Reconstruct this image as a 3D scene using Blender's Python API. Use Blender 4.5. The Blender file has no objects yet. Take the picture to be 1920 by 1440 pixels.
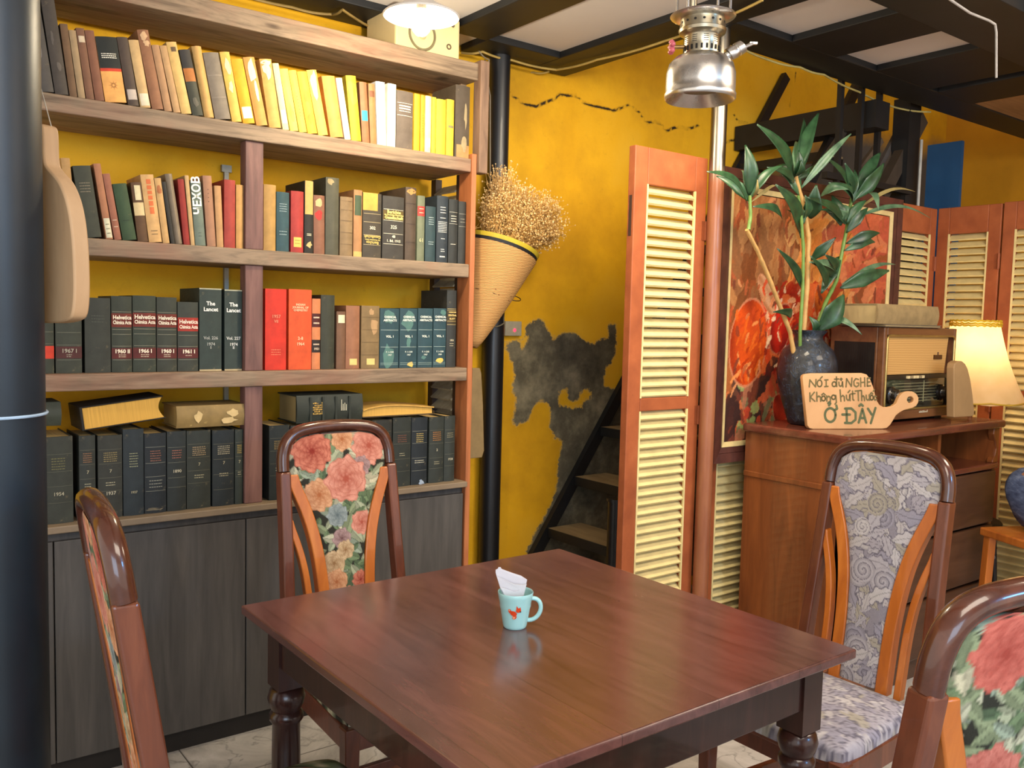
import bpy, bmesh, math, random
import numpy as np
from mathutils import Vector, Matrix, Euler

# ---------------------------------------------------------------- camera
CAM_H = 1.46
YAW, PITCH, ROLL, FPX = math.radians(37.32), math.radians(4.1506), math.radians(-1.3882), 1659.07
_cy, _sy = math.cos(YAW), math.sin(YAW)
FWD = Vector((_sy*math.cos(PITCH), _cy*math.cos(PITCH), -math.sin(PITCH)))
_r = Vector((_cy, -_sy, 0)); _d = FWD.cross(_r)
RGT = _r*math.cos(ROLL) + _d*math.sin(ROLL)
DWN = -_r*math.sin(ROLL) + _d*math.cos(ROLL)
EYE = Vector((0, 0, CAM_H))
cam_data = bpy.data.cameras.new('camera'); cam = bpy.data.objects.new('camera', cam_data)
bpy.context.scene.collection.objects.link(cam)
cam_data.sensor_width = 36; cam_data.lens = FPX/1920*36; cam_data.clip_start = .05
m3 = Matrix((RGT, -DWN, -FWD)).transposed()
cam.matrix_world = Matrix.Translation(EYE) @ m3.to_4x4()
S = bpy.context.scene; S.camera = cam
COL = S.collection

# ---------------------------------------------------------------- world, lights, exposure
S.view_settings.view_transform = 'Standard'; S.view_settings.look = 'None'
S.view_settings.gamma = 1; S.view_settings.use_curve_mapping = False
S.view_settings.exposure = 0.70
W = bpy.data.worlds.new('room_world'); S.world = W; W.use_nodes = True
W.node_tree.nodes['Background'].inputs[0].default_value = (1, .91, .82, 1)
W.node_tree.nodes['Background'].inputs[1].default_value = .98

def area(name, loc, aim, sx, sy, power, col, spread=180):
    l = bpy.data.lights.new(name, 'AREA'); l.shape = 'RECTANGLE'; l.size = sx; l.size_y = sy
    l.energy = power; l.color = col; l.spread = math.radians(spread)
    o = bpy.data.objects.new(name, l); COL.objects.link(o); o.location = loc
    o.rotation_euler = (Vector(aim)-Vector(loc)).to_track_quat('-Z', 'Y').to_euler()
    return o
area('fill_light_near', (.9, .1, 2.55), (1.3, 1.9, .9), 1.2, 1.2, 30, (1, .87, .72))  # unseen warm fill overhead, added to brighten table and shelf
area('fill_light_far', (3.0, .3, 2.5), (3.3, 2.3, 1.0), .9, .6, 24, (1, .83, .64))  # second unseen fill, added to brighten the cabinet side
area('street_window', (-1.5, -2.4, 1.8), (1.2, 2.0, .9), 2.2, 1.8, 46, (.52, .74, 1))
area('wall_fill_light', (2.25, 1.75, 2.57), (2.55, 3.0, .9), .5, .5, 14, (1, .84, .60), 125)  # unseen warm fill, added and aimed to brighten the yellow wall
area('blue_accent_light', (2.6, -2.2, 2.3), (1.6, 1.6, .9), .6, .4, 20, (.12, .48, 1))  # added blue light, no sign modelled, for blue highlights on chairs and vase

# ---------------------------------------------------------------- helpers
def lin(c):
    c = c/255.
    return c/12.92 if c <= .04045 else ((c+.055)/1.055)**2.4
def hx(s):
    s = s.lstrip('#'); return tuple(lin(int(s[i:i+2], 16)) for i in (0, 2, 4))

def ray(px, py): return FWD + RGT*((px-960)/FPX) + DWN*((py-720)/FPX)
def on_y(px, py, y): d = ray(px, py); return EYE + d*(y/d.y)
def on_x(px, py, x): d = ray(px, py); return EYE + d*(x/d.x)
def on_z(px, py, z): d = ray(px, py); return EYE + d*((z-CAM_H)/d.z)
def on_p(px, py, p0, n): d = ray(px, py); return EYE + d*((Vector(p0)-EYE).dot(n)/d.dot(n))
def x_at(px, y, z):
    # X of the point with the given depth and height that is seen in column px
    t = (px-960)/FPX; q = RGT - FWD*t
    return -(q.y*y + q.z*(z-CAM_H))/q.x

class MB:
    def __init__(s): s.v, s.f, s.m, s.c = [], [], [], None
    def add(s, vs, fs, mi=0):
        n = len(s.v); s.v += [tuple(v) for v in vs]; s.f += [tuple(i+n for i in f) for f in fs]; s.m += [mi]*len(fs); return s
    def box(s, x0, x1, y0, y1, z0, z1, mi=0, mat=None):
        vs = [(x, y, z) for z in (z0, z1) for y in (y0, y1) for x in (x0, x1)]
        if mat: vs = [mat @ Vector(v) for v in vs]
        return s.add(vs, [(0,2,3,1), (4,5,7,6), (0,1,5,4), (2,6,7,3), (0,4,6,2), (1,3,7,5)], mi)
    def bar(s, a, b, w, h, up=(0,0,1), mi=0):
        # square bar from a to b
        a, b = Vector(a), Vector(b); d = (b-a); L = d.length; d.normalize()
        u = Vector(up)
        if abs(u.dot(d)) > .99: u = Vector((1,0,0))
        x = d.cross(u).normalized(); z = x.cross(d)
        M = Matrix((x, d, z)).transposed().to_4x4(); M.translation = a
        return s.box(-w/2, w/2, 0, L, -h/2, h/2, mi, M)
    def tube(s, pts, r, n=10, mi=0, cap=True, flat=1.0, closed=False):
        pts = [Vector(p) for p in pts]; N = len(pts)
        rr = r if isinstance(r, (list, tuple)) else [r]*N
        base = len(s.v); prev = None
        for i, p in enumerate(pts):
            if closed: t = pts[(i+1) % N]-pts[i-1]
            else: t = pts[min(i+1, N-1)]-pts[max(i-1, 0)]
            t.normalize()
            if prev is None:
                u = Vector((0,0,1)) if abs(t.z) < .9 else Vector((0,1,0))
            else: u = prev
            x = t.cross(u)
            if x.length < 1e-6: x = t.cross(Vector((1,0,0)))
            x.normalize(); u = x.cross(t); prev = u
            for k in range(n):
                a = 2*math.pi*k/n
                s.v.append(tuple(p + x*math.cos(a)*rr[i] + u*math.sin(a)*rr[i]*flat))
        for i in range(N if closed else N-1):
            for k in range(n):
                a = base+i*n+k; b = base+i*n+(k+1) % n; j = (i+1) % N
                s.f.append((a, b, base+j*n+(k+1) % n, base+j*n+k)); s.m.append(mi)
        if cap and not closed:
            s.f.append(tuple(base+k for k in range(n))[::-1]); s.m.append(mi)
            s.f.append(tuple(base+(N-1)*n+k for k in range(n))); s.m.append(mi)
        return s
    def lathe(s, prof, c=(0,0,0), n=32, mi=0, axis=None, caps=True):
        # prof: list of (r, h); axis: optional direction of h
        base = len(s.v); q = Vector((0,0,1)).rotation_difference(Vector(axis)).to_matrix() if axis else None
        for r, h in prof:
            for k in range(n):
                a = 2*math.pi*k/n; v = Vector((r*math.cos(a), r*math.sin(a), h))
                if q: v = q @ v
                s.v.append((v.x+c[0], v.y+c[1], v.z+c[2]))
        for i in range(len(prof)-1):
            for k in range(n):
                s.f.append((base+i*n+k, base+i*n+(k+1) % n, base+(i+1)*n+(k+1) % n, base+(i+1)*n+k)); s.m.append(mi)
        if caps:
            if prof[0][0] > 1e-4: s.f.append(tuple(base+k for k in range(n))[::-1]); s.m.append(mi)
            if prof[-1][0] > 1e-4: s.f.append(tuple(base+(len(prof)-1)*n+k for k in range(n))); s.m.append(mi)
        return s
    def prism(s, poly, f, mi=0):
        # poly: 2D points; f(u, v, k) -> 3D, k=0 front, 1 back
        n = len(poly); base = len(s.v)
        s.v += [tuple(f(u, v, 0)) for u, v in poly] + [tuple(f(u, v, 1)) for u, v in poly]
        s.f.append(tuple(base+i for i in range(n))); s.f.append(tuple(base+n+i for i in range(n))[::-1]); s.m += [mi, mi]
        for i in range(n):
            j = (i+1) % n; s.f.append((base+j, base+i, base+n+i, base+n+j)); s.m.append(mi)
        return s
    def grid(s, P, nu, nv, mi=0):
        base = len(s.v); s.v += [tuple(p) for p in P]
        for j in range(nv-1):
            for i in range(nu-1):
                a = base+j*nu+i; s.f.append((a, a+1, a+nu+1, a+nu)); s.m.append(mi)
        return s
    def sphere(s, c, r, n=10, mi=0, sc=(1,1,1)):
        prof = [(r*math.sin(math.pi*i/(n//2+2)), -r*math.cos(math.pi*i/(n//2+2))) for i in range(n//2+3)]
        b = len(s.v); s.lathe([(max(a, 1e-5), h) for a, h in prof], (0,0,0), n, mi, caps=False)
        for i in range(b, len(s.v)):
            v = s.v[i]; s.v[i] = (v[0]*sc[0]+c[0], v[1]*sc[1]+c[1], v[2]*sc[2]+c[2])
        return s

def obj(name, mb, mats, parent=None, bevel=0, smooth=False, local=False, seg=2, sub=0, recalc=True):
    me = bpy.data.meshes.new(name)
    off = Vector((0,0,0))
    if parent is not None and not local:
        p = parent
        while p is not None: off += p.location; p = p.parent
    V = mb.v if off.length == 0 else [(v[0]-off.x, v[1]-off.y, v[2]-off.z) for v in mb.v]
    me.from_pydata(V, [], mb.f)
    if not isinstance(mats, (list, tuple)): mats = [mats]
    for m in mats: me.materials.append(m)
    if len(mats) > 1: me.polygons.foreach_set('material_index', mb.m)
    if recalc:
        bm = bmesh.new(); bm.from_mesh(me); bmesh.ops.recalc_face_normals(bm, faces=bm.faces); bm.to_mesh(me); bm.free()
    if mb.c is not None:
        a = me.color_attributes.new('col', 'FLOAT_COLOR', 'POINT')
        a.data.foreach_set('color', np.concatenate([mb.c, np.ones((len(mb.c), 1))], 1).astype(np.float32).ravel())
    if smooth:
        me.polygons.foreach_set('use_smooth', [True]*len(me.polygons))
        me.set_sharp_from_angle(angle=math.radians(42 if smooth is True else smooth))
    me.update()
    o = bpy.data.objects.new(name, me); COL.objects.link(o)
    if parent is not None: o.parent = parent
    if bevel:
        b = o.modifiers.new('bevel', 'BEVEL'); b.width = bevel; b.segments = seg; b.limit_method = 'ANGLE'; b.angle_limit = math.radians(40)
    if sub:
        b = o.modifiers.new('sub', 'SUBSURF'); b.levels = sub; b.render_levels = sub
    return o
def tag(o, label=None, cat=None, group=None, kind=None):
    if label: o['label'] = label
    if cat: o['category'] = cat
    if group: o['group'] = group
    if kind: o['kind'] = kind
    return o
def thing(name, label, cat, loc=(0,0,0), rotz=0, group=None):
    o = bpy.data.objects.new(name, None); COL.objects.link(o); o.location = loc; o.rotation_euler = (0,0,rotz)
    o.empty_display_size = .05
    return tag(o, label, cat, group)
def struct(name, mb, m, **k):
    o = obj(name, mb, m, **k); o['kind'] = 'structure'; return o

# ---------------------------------------------------------------- materials
class NT:
    def __init__(s, name):
        s.m = bpy.data.materials.new(name); s.m.use_nodes = True; s.t = s.m.node_tree
        s.b = s.t.nodes['Principled BSDF']
    def n(s, typ, **k):
        nd = s.t.nodes.new(typ)
        for a, v in k.items():
            if a.startswith('i_'): nd.inputs[a[2:].replace('_', ' ')].default_value = v
            else: setattr(nd, a, v)
        return nd
    def l(s, a, b): s.t.links.new(a, b)
    def coord(s, scale=(1,1,1), kind='Object'):
        tc = s.n('ShaderNodeTexCoord'); mp = s.n('ShaderNodeMapping'); mp.inputs['Scale'].default_value = scale
        s.l(tc.outputs[kind], mp.inputs[0]); return mp.outputs[0]
    def noise(s, co, scale, detail=5, rough=.55, dist=0):
        nd = s.n('ShaderNodeTexNoise'); nd.inputs['Scale'].default_value = scale; nd.inputs['Detail'].default_value = detail
        nd.inputs['Roughness'].default_value = rough; nd.inputs['Distortion'].default_value = dist; s.l(co, nd.inputs['Vector']); return nd.outputs[0]
    def ramp(s, fac, stops):
        r = s.n('ShaderNodeValToRGB'); e = r.color_ramp.elements
        while len(e) < len(stops): e.new(.5)
        for i, (p, c) in enumerate(stops): e[i].position = p; e[i].color = (*c, 1)
        s.l(fac, r.inputs[0]); return r.outputs[0]
    def mix(s, fac, a, b, mode='MIX'):
        x = s.n('ShaderNodeMix', data_type='RGBA', blend_type=mode)
        for sock, v in ((x.inputs[0], fac), (x.inputs[6], a), (x.inputs[7], b)):
            if hasattr(v, 'links'): s.l(v, sock)
            else: sock.default_value = (*v, 1) if isinstance(v, tuple) else v
        return x.outputs[2]
    def bump(s, h, strength=.2, dist=.002):
        b = s.n('ShaderNodeBump'); b.inputs['Strength'].default_value = strength; b.inputs['Distance'].default_value = dist
        s.l(h, b.inputs['Height']); s.l(b.outputs[0], s.b.inputs['Normal'])
    def fin(s, col, rough=.5, metal=0, coat=0, spec=.5):
        if hasattr(col, 'links'): s.l(col, s.b.inputs['Base Color'])
        else: s.b.inputs['Base Color'].default_value = (*col, 1)
        if hasattr(rough, 'links'): s.l(rough, s.b.inputs['Roughness'])
        else: s.b.inputs['Roughness'].default_value = rough
        s.b.inputs['Metallic'].default_value = metal; s.b.inputs['Coat Weight'].default_value = coat
        s.b.inputs['Specular IOR Level'].default_value = spec
        return s.m
def mul(c, k): return tuple(min(1, x*k) for x in c)
_cache = {}
def plain(c, rough=.55, metal=0, var=.18, scale=18, coat=0, spec=.4, bump=.15):
    """a mottled coat of one colour"""
    key = (c, rough, metal, var, scale, coat)
    if key in _cache: return _cache[key]
    t = NT('paint_'+c.strip('#')); rgb = hx(c); co = t.coord()
    n = t.noise(co, scale, 6, .6)
    m = t.fin(t.ramp(n, [(.3, mul(rgb, 1-var)), (.7, mul(rgb, 1+var))]), rough, metal, coat, spec)
    if bump: t.bump(t.noise(co, scale*6, 4), bump, .001)
    _cache[key] = m; return m
def cloth(c, wear='#8a7a5a', amt=.5):
    """book cloth: fine weave and rubbed patches"""
    key = ('cloth', c, wear, amt)
    if key in _cache: return _cache[key]
    t = NT('book_cloth_'+c.strip('#')); rgb = hx(c); co = t.coord()
    base = t.ramp(t.noise(co, 25, 5), [(.3, mul(rgb, .80)), (.7, mul(rgb, 1.15))])
    w = t.ramp(t.noise(co, 34, 9, .72), [(.60, (0,0,0)), (.74, (amt, amt, amt))])
    t.fin(t.mix(w, base, hx(wear)), .62, spec=.35); t.bump(t.noise(co, 500, 2), .12, .0006)
    _cache[key] = t.m; return t.m
def wood(name, stops, scale=(1,14,14), nscale=3, rough=.45, coat=0, dist=.6, bump=.15, spec=.4):
    t = NT(name); co = t.coord(scale)
    n = t.noise(co, nscale, 8, .6, dist)
    t.fin(t.ramp(n, [(p, hx(c)) for p, c in stops]), rough, 0, coat, spec)
    if bump: t.bump(n, bump, .002)
    return t.m
def emit(name, c, s):
    t = NT(name); rgb = hx(c); t.fin(rgb, .5)
    t.b.inputs['Emission Color'].default_value = (*rgb, 1); t.b.inputs['Emission Strength'].default_value = s
    return t.m
def vcol(name, rough=.7, bump=.2, bs=220):
    t = NT(name); a = t.n('ShaderNodeVertexColor'); a.layer_name = 'col'
    n = t.noise(t.coord(), bs, 3)
    t.fin(t.mix(.25, a.outputs[0], t.mix(1.0, a.outputs[0], n, 'MULTIPLY')), rough, spec=.25); t.bump(n, bump, .001); return t.m
_texts = []
def text(body, parent, name, size, M, mat, align='CENTER', ex=.0002, bold=0, fit=0):
    cu = bpy.data.curves.new(name, 'FONT'); cu.body = body; cu.size = size; cu.align_x = align; cu.align_y = 'CENTER'
    cu.extrude = ex; cu.offset = bold; cu.resolution_u = 2; cu.materials.append(mat)
    o = bpy.data.objects.new(name, cu); COL.objects.link(o); o.parent = parent; o.matrix_local = M
    o['fit'] = fit; _texts.append(o); return o
def flush_texts():
    dg = bpy.context.evaluated_depsgraph_get(); dg.update()
    for o in _texts:
        me = bpy.data.meshes.new_from_object(o.evaluated_get(dg))
        n, p, ml = o.name, o.parent, o.matrix_local.copy()
        f_ = o.get('fit', 0)
        if f_ and len(me.vertices):
            xs_ = [v.co.x for v in me.vertices]; wd = max(xs_)-min(xs_)
            if wd > f_: me.transform(Matrix.Scale(f_/wd, 4, (1, 0, 0)) @ Matrix.Scale(max(.72, f_/wd)**.5, 4, (0, 1, 0)))
        cu = o.data; bpy.data.objects.remove(o); bpy.data.curves.remove(cu)
        if len(me.vertices) == 0: continue
        q = bpy.data.objects.new(n.split('.')[0], me); COL.objects.link(q); q.parent = p; q.matrix_local = ml
    _texts.clear()
# ---------------------------------------------------------------- room shell
WY = 3.25      # face of the yellow wall behind the shelf
def sdf_poly(P, poly):
    """signed distance of points P (N,2) to a closed polygon, negative inside"""
    poly = np.array(poly); d = np.full(len(P), 1e9); ins = np.zeros(len(P), bool)
    for i in range(len(poly)):
        a, b = poly[i], poly[(i+1) % len(poly)]; e = b-a; w = P-a
        t = np.clip((w@e)/(e@e), 0, 1); q = w-t[:, None]*e; d = np.minimum(d, (q**2).sum(1))
        c = ((a[1] > P[:, 1]) != (b[1] > P[:, 1]))
        with np.errstate(divide='ignore', invalid='ignore'):
            xi = (b[0]-a[0])*(P[:, 1]-a[1])/(b[1]-a[1])+a[0]
        ins ^= c & (P[:, 0] < xi)
    return np.sqrt(d)*np.where(ins, -1, 1)
def dist_line(P, line):
    d = np.full(len(P), 1e9)
    for a, b in zip(line[:-1], line[1:]):
        a, b = np.array(a), np.array(b); e = b-a; w = P-a; t = np.clip((w@e)/(e@e), 0, 1)
        d = np.minimum(d, ((w-t[:, None]*e)**2).sum(1))
    return np.sqrt(d)
def wpx(pts, y=WY): return [(on_y(x, yy, y).x, on_y(x, yy, y).z) for x, yy in pts]

t = NT('yellow_wall_plaster'); co = t.coord()
a = t.n('ShaderNodeVertexColor'); a.layer_name = 'col'; sep = t.n('ShaderNodeSeparateColor'); t.l(a.outputs[0], sep.inputs[0])
def M_(t, op, x, y):
    m = t.n('ShaderNodeMath', operation=op)
    for s_, v in zip(m.inputs, (x, y)):
        if hasattr(v, 'links'): t.l(v, s_)
        else: s_.default_value = v
    return m.outputs[0]
n1 = t.noise(co, 1.6, 6, .6); n2 = t.noise(co, 26, 10, .8)
yel = t.ramp(n1, [(.30, hx('#bd8a12')), (.52, hx('#dfa816')), (.75, hx('#e6b430'))])
yel = t.mix(t.ramp(n2, [(.58, (0,0,0)), (.72, (.35,.35,.35))]), yel, hx('#8a6a18'))
cem = t.ramp(t.noise(co, 6, 9, .7), [(.3, hx('#3b382e')), (.5, hx('#625c4a')), (.68, hx('#8f866c'))])
pm = t.ramp(M_(t, 'ADD', sep.outputs[0], M_(t, 'MULTIPLY', M_(t, 'SUBTRACT', n2, .5), .10)), [(.498, (1,1,1)), (.502, (0,0,0))])
rim = t.ramp(M_(t, 'ADD', sep.outputs[0], M_(t, 'MULTIPLY', M_(t, 'SUBTRACT', n2, .5), .10)), [(.503, (1,1,1)), (.509, (0,0,0))])
ck = t.ramp(M_(t, 'ADD', sep.outputs[1], M_(t, 'MULTIPLY', M_(t, 'SUBTRACT', n2, .5), .02)), [(.004, (1,1,1)), (.009, (0,0,0))])
gr = t.ramp(M_(t, 'ADD', sep.outputs[2], M_(t, 'MULTIPLY', M_(t, 'SUBTRACT', n1, .5), .35)), [(.40, (1,1,1)), (.55, (0,0,0))])
c = t.mix(t.ramp(M_(t, 'MULTIPLY', rim, .25), [(0, (0,0,0)), (1, (1,1,1))]), yel, hx('#d8c48a'))
c = t.mix(gr, c, hx('#57524a')); c = t.mix(pm, c, cem); c = t.mix(ck, c, hx('#2a1c0a'))
t.fin(c, .72, spec=.3); t.bump(t.mix(pm, n2, M_(t, 'MULTIPLY', n2, .4)), .35, .006); M_WALL = t.m

mb = MB()
X0, X1, Z0, Z1, st = -1.6, 6.3, 0, 4.2, .02
xs = np.concatenate([np.arange(X0, 2.2, .2), np.arange(2.2, 6.3, st), [X1]]); zs = np.concatenate([np.arange(0, 2.75, st), np.arange(2.75, 4.2, .2), [Z1]])
G = np.stack(np.meshgrid(xs, zs), -1).reshape(-1, 2)
peel = wpx([(946,640),(975,640),(978,655),(985,650),(984,612),(998,605),(1014,600),(1020,612),(1030,625),(1038,640),(1055,625),(1075,624),(1090,634),(1098,640),(1108,648),(1120,640),(1130,635),(1140,635),(1140,606),(1156,606),(1156,640),(1148,680),(1134,690),(1133,725),(1165,730),(1165,760),(1100,880),(1075,905),(1045,890),(1045,870),(1056,830),(1042,822),(1030,800),(1034,775),(1026,755),(1010,752),(998,765),(992,785),(975,798),(960,788),(966,765),(968,745),(960,725),(966,700),(962,680),(946,655)])
low = wpx([(1052,880),(1075,890),(1030,980),(1000,1040),(985,1035),(1035,940)])
grey = [(4.0,1.5),(4.1,2.3),(4.9,2.66),(6.6,2.75),(6.6,1.5)]
isl = [wpx([(1049,733),(1062,728),(1068,752),(1085,752),(1086,735),(1100,728),(1110,735),(1108,748),(1092,750),(1090,764),(1070,766),(1048,762)]), wpx([(977,628),(990,628),(990,645),(978,645)])]
under = wpx([(1170,720),(1260,640),(1330,640),(1330,1080),(985,1080),(1000,1032)])
sd = np.minimum.reduce([sdf_poly(G, peel), sdf_poly(G, low), sdf_poly(G, under)])
for k in isl: sd = np.maximum(sd, -sdf_poly(G, k))
cracks = [wpx([(952,172),(968,185),(985,196),(1005,200),(1022,192),(1040,186),(1050,174),(1062,180),(1078,178),(1090,190),(1112,199),(1132,203),(1150,208),(1170,200),(1180,197)]),
          wpx([(1185,200),(1200,212),(1212,230),(1228,228),(1240,232),(1248,246),(1262,240),(1275,238),(1290,242),(1310,235)]),
          wpx([(1355,268),(1378,262),(1392,250),(1410,262)]), wpx([(1375,215),(1385,228),(1402,232)]), wpx([(1492,135),(1486,160),(1480,200)])]
cd = np.min([dist_line(G, k) for k in cracks], 0)
gd = sdf_poly(G, grey)
mb.v = [(x, WY, z) for x, z in G]
nx = len(xs)
mb.f = [(j*nx+i, j*nx+i+1, (j+1)*nx+i+1, (j+1)*nx+i) for j in range(len(zs)-1) for i in range(nx-1)]; mb.m = [0]*len(mb.f)
mb.c = np.stack([np.clip(.5+sd, 0, 1), np.clip(cd, 0, 1), np.clip(.5+gd, 0, 1)], 1)
struct('wall_back', mb, M_WALL, recalc=False)

M_YEL2 = plain('#c4880e', .75, var=.14, scale=2.5)
struct('wall_right', MB().box(6.3, 6.4, -4, 3.35, 0, 4.2), M_YEL2)
t = NT('grey_stone_tiles'); co = t.coord((1,1,1))
st_ = t.ramp(t.noise(co, 3.2, 9, .68, 1.2), [(.30, hx('#8d8a86')), (.5, hx('#b4b0aa')), (.70, hx('#cfcbc6'))])
vn = t.n('ShaderNodeTexNoise'); vn.inputs['Scale'].default_value = 2.3; vn.inputs['Detail'].default_value = 6; vn.inputs['Distortion'].default_value = 2.0; t.l(co, vn.inputs['Vector'])
st_ = t.mix(t.ramp(vn.outputs[0], [(.485, (0,0,0)), (.5, (.55,.55,.55)), (.515, (0,0,0))]), st_, hx('#66625e'))
sp_ = t.n('ShaderNodeSeparateXYZ'); t.l(co, sp_.inputs[0])
gx = [t.ramp(M_(t, 'FRACT', M_(t, 'MULTIPLY', M_(t, 'ADD', sp_.outputs[k], 5.13), 1.6667), 0), [(.006, (1,1,1)), (.009, (0,0,0))]) for k in (0, 1)]
st_ = t.mix(gx[0], st_, hx('#4e4a46')); st_ = t.mix(gx[1], st_, hx('#4e4a46'))
t.fin(st_, .38); M_FLOOR = t.m
struct('floor', MB().box(-2.2, 6.5, -4, 3.35, -.05, 0), M_FLOOR)
M_CEIL = plain('#cdc7c4', .8, var=.06, scale=1.6)
M_BEAM = plain('#191a1b', .5, var=.25, scale=5, spec=.35)
M_PLY = wood('ceiling_plywood', [(.3, '#8f6a45'), (.7, '#b58a5e')], (1, 9, 1), 2.5, .6)
ZC = 2.628
struct('ceiling', MB().box(-2.2, 2.74, -4, WY, ZC, ZC+.06), M_CEIL)
struct('ceiling_mezzanine', MB().box(2.74, 4.58, 1.47, 2.42, ZC, ZC+.06), M_CEIL)
struct('ceiling_plywood', MB().box(4.58, 6.3, 1.47, 2.42, ZC-.02, ZC+.06), M_PLY)
struct('ceiling_upper', MB().box(-2.2, 6.5, -4, 3.35, 4.2, 4.25), M_CEIL)
ZB = 2.60
beams = [(1.965, 2.15, -3, 3.05), (2.53, 2.735, -3, 3.24), (3.08, 3.39, 1.76, 2.24), (3.70, 4.16, 1.76, 2.24), (4.24, 4.58, 1.76, 2.24),
         (-1.6, 1.965, 3.03, 3.24), (2.15, 2.53, 3.03, 3.24), (2.735, 6.2, 2.24, 2.43), (2.735, 6.2, 1.47, 1.76), (.55, .75, -3, 3.03), (5.2, 5.5, 1.76, 2.24)]
for i, (x0, x1, y0, y1) in enumerate(beams):
    o = struct('trim_%d' % (i+1), MB().box(x0, x1, y0, y1, ZB if i not in (8,) else ZB-.02, ZC+.05), M_BEAM, bevel=.004)
# ---------------------------------------------------------------- bookshelf
M_BOARD = None
t = NT('weathered_shelf_board'); co = t.coord((1, 9, 12))
n = t.noise(co, 3.2, 9, .62, .8)
base = t.ramp(n, [(.25, hx('#4a3a2e')), (.42, hx('#71604e')), (.58, hx('#8f7b65')), (.75, hx('#675748'))])
pk = t.ramp(t.noise(t.coord((2.2, 3, 3)), 1.6, 4, .6), [(.48, (0,0,0)), (.66, (.6,.6,.6))])
c = t.mix(pk, base, hx('#8d6450'))
kn = t.n('ShaderNodeTexVoronoi'); kn.inputs['Scale'].default_value = 1; t.l(t.coord((4.5, 4, 14)), kn.inputs['Vector'])
c = t.mix(t.ramp(kn.outputs[0], [(.05, (.75,.75,.75)), (.16, (0,0,0))]), c, hx('#38281c'))
t.fin(c, .6, spec=.3); t.bump(n, .25, .003); M_BOARD = t.m
M_POST = wood('grey_red_post', [(.25, '#4c3530'), (.5, '#6d4c45'), (.75, '#835f55')], (10, 10, 1.2), 3, .55)
M_ORANGE = wood('orange_brown_post', [(.25, '#8a5230'), (.5, '#a6643c'), (.75, '#b87448')], (9, 9, 1), 3, .5)
M_BASE = wood('charcoal_cupboard_wood', [(.25, '#3c3a38'), (.5, '#4a4744'), (.75, '#56524e')], (12, 12, 1), 2.4, .5, spec=.35)
M_DARKSLAT = wood('dark_louver_wood', [(.3, '#8a8068'), (.7, '#aaa086')], (4, 12, 12), 2, .6)
YF, YBK = 2.90, 3.20
SX0, SX1 = .10, 1.985
ZD, ZS4, ZS3, ZS2, ZS1 = .812, 1.266, 1.674, 2.083, 2.452
bs = thing('bookshelf', 'tall open wooden bookshelf with weathered boards on a charcoal cupboard base', 'bookshelf', (1.05, 3.05, 0))
for zt, th, y0 in ((ZS1, .066, YF), (ZS2, .052, YF), (ZS3, .052, YF), (ZS4, .052, YF)):
    obj('shelf_board', MB().box(SX0, SX1+(.03 if zt == ZS1 else 0), y0, YBK, zt-th, zt), M_BOARD, bs, bevel=.004)
obj('base_top', MB().box(SX0, SX1, YF-.02, YBK, ZD-.022, ZD), plain('#7a6a56', .55, var=.15, scale=9), bs, bevel=.003)
for z0, z1 in ((ZD, ZS4-.052), (ZS4, ZS3-.052), (ZS3, ZS2-.052)):
    obj('divider', MB().box(1.088, 1.150, YF+.012, YF+.062, z0, z1), M_POST, bs, bevel=.003)
obj('side_post', MB().box(1.985, 2.008, YF-.005, YF+.085, 0, ZS2+.02), M_ORANGE, bs, bevel=.003)
obj('side_batten', MB().box(2.008, 2.05, YF-.02, YF+.03, 2.03, ZS1+.01), wood('grey_batten', [(.3, '#5c4638'), (.7, '#8b6e58')], (9, 9, 1.4), 3, .6), bs, bevel=.004)
obj('side_panel', MB().box(1.986, 2.012, YF+.085, YBK, ZS2, ZS1-.06), M_BOARD, bs)
lv = obj('side_louver', MB().box(1.99, 2.02, YBK-.035, YBK, 0, ZS2-.05).box(1.99, 2.02, YF+.09, YF+.11, 0, ZS2-.05), wood('dark_frame', [(.3, '#2a1d17'), (.7, '#402c22')], (8,8,1), 3, .5), bs)
mb = MB()
z = .85
while z < 2.0:
    mb.bar((2.005, YF+.11, z), (2.005, YBK-.035, z), .056, .006, (-.62, 0, .78)); z += .042
obj('slats', mb, M_DARKSLAT, lv)
obj('base_body', MB().box(SX0, SX1, YF+.02, YBK, .07, ZD-.022), M_BASE, bs)
obj('toe_kick', MB().box(SX0, SX1-.02, YF+.03, YBK, 0, .07), plain('#1b1714', .6), bs)
xs_d = [SX0+.005, .498, 1.088, 1.540, SX1-.005]
for a, b in zip(xs_d[:-1], xs_d[1:]):
    obj('cupboard_door', MB().box(a+.002, b-.002, YF, YF+.02, .075, .762), M_BASE, bs, bevel=.002)
# rail on the wall, seen between the boards
rl = tag(obj('wall_rail', MB().box(-.008, .008, -.016, 0, 0, 1.25).box(-.018, .018, -.018, -.002, 1.25, 1.275), plain('#8d8a7c', .45, .6)), 'thin metal shelf rail screwed upright to the wall behind the books', 'rail')
rl.location = (x_at(424, WY-.01, 1.98), WY, .72)

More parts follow.
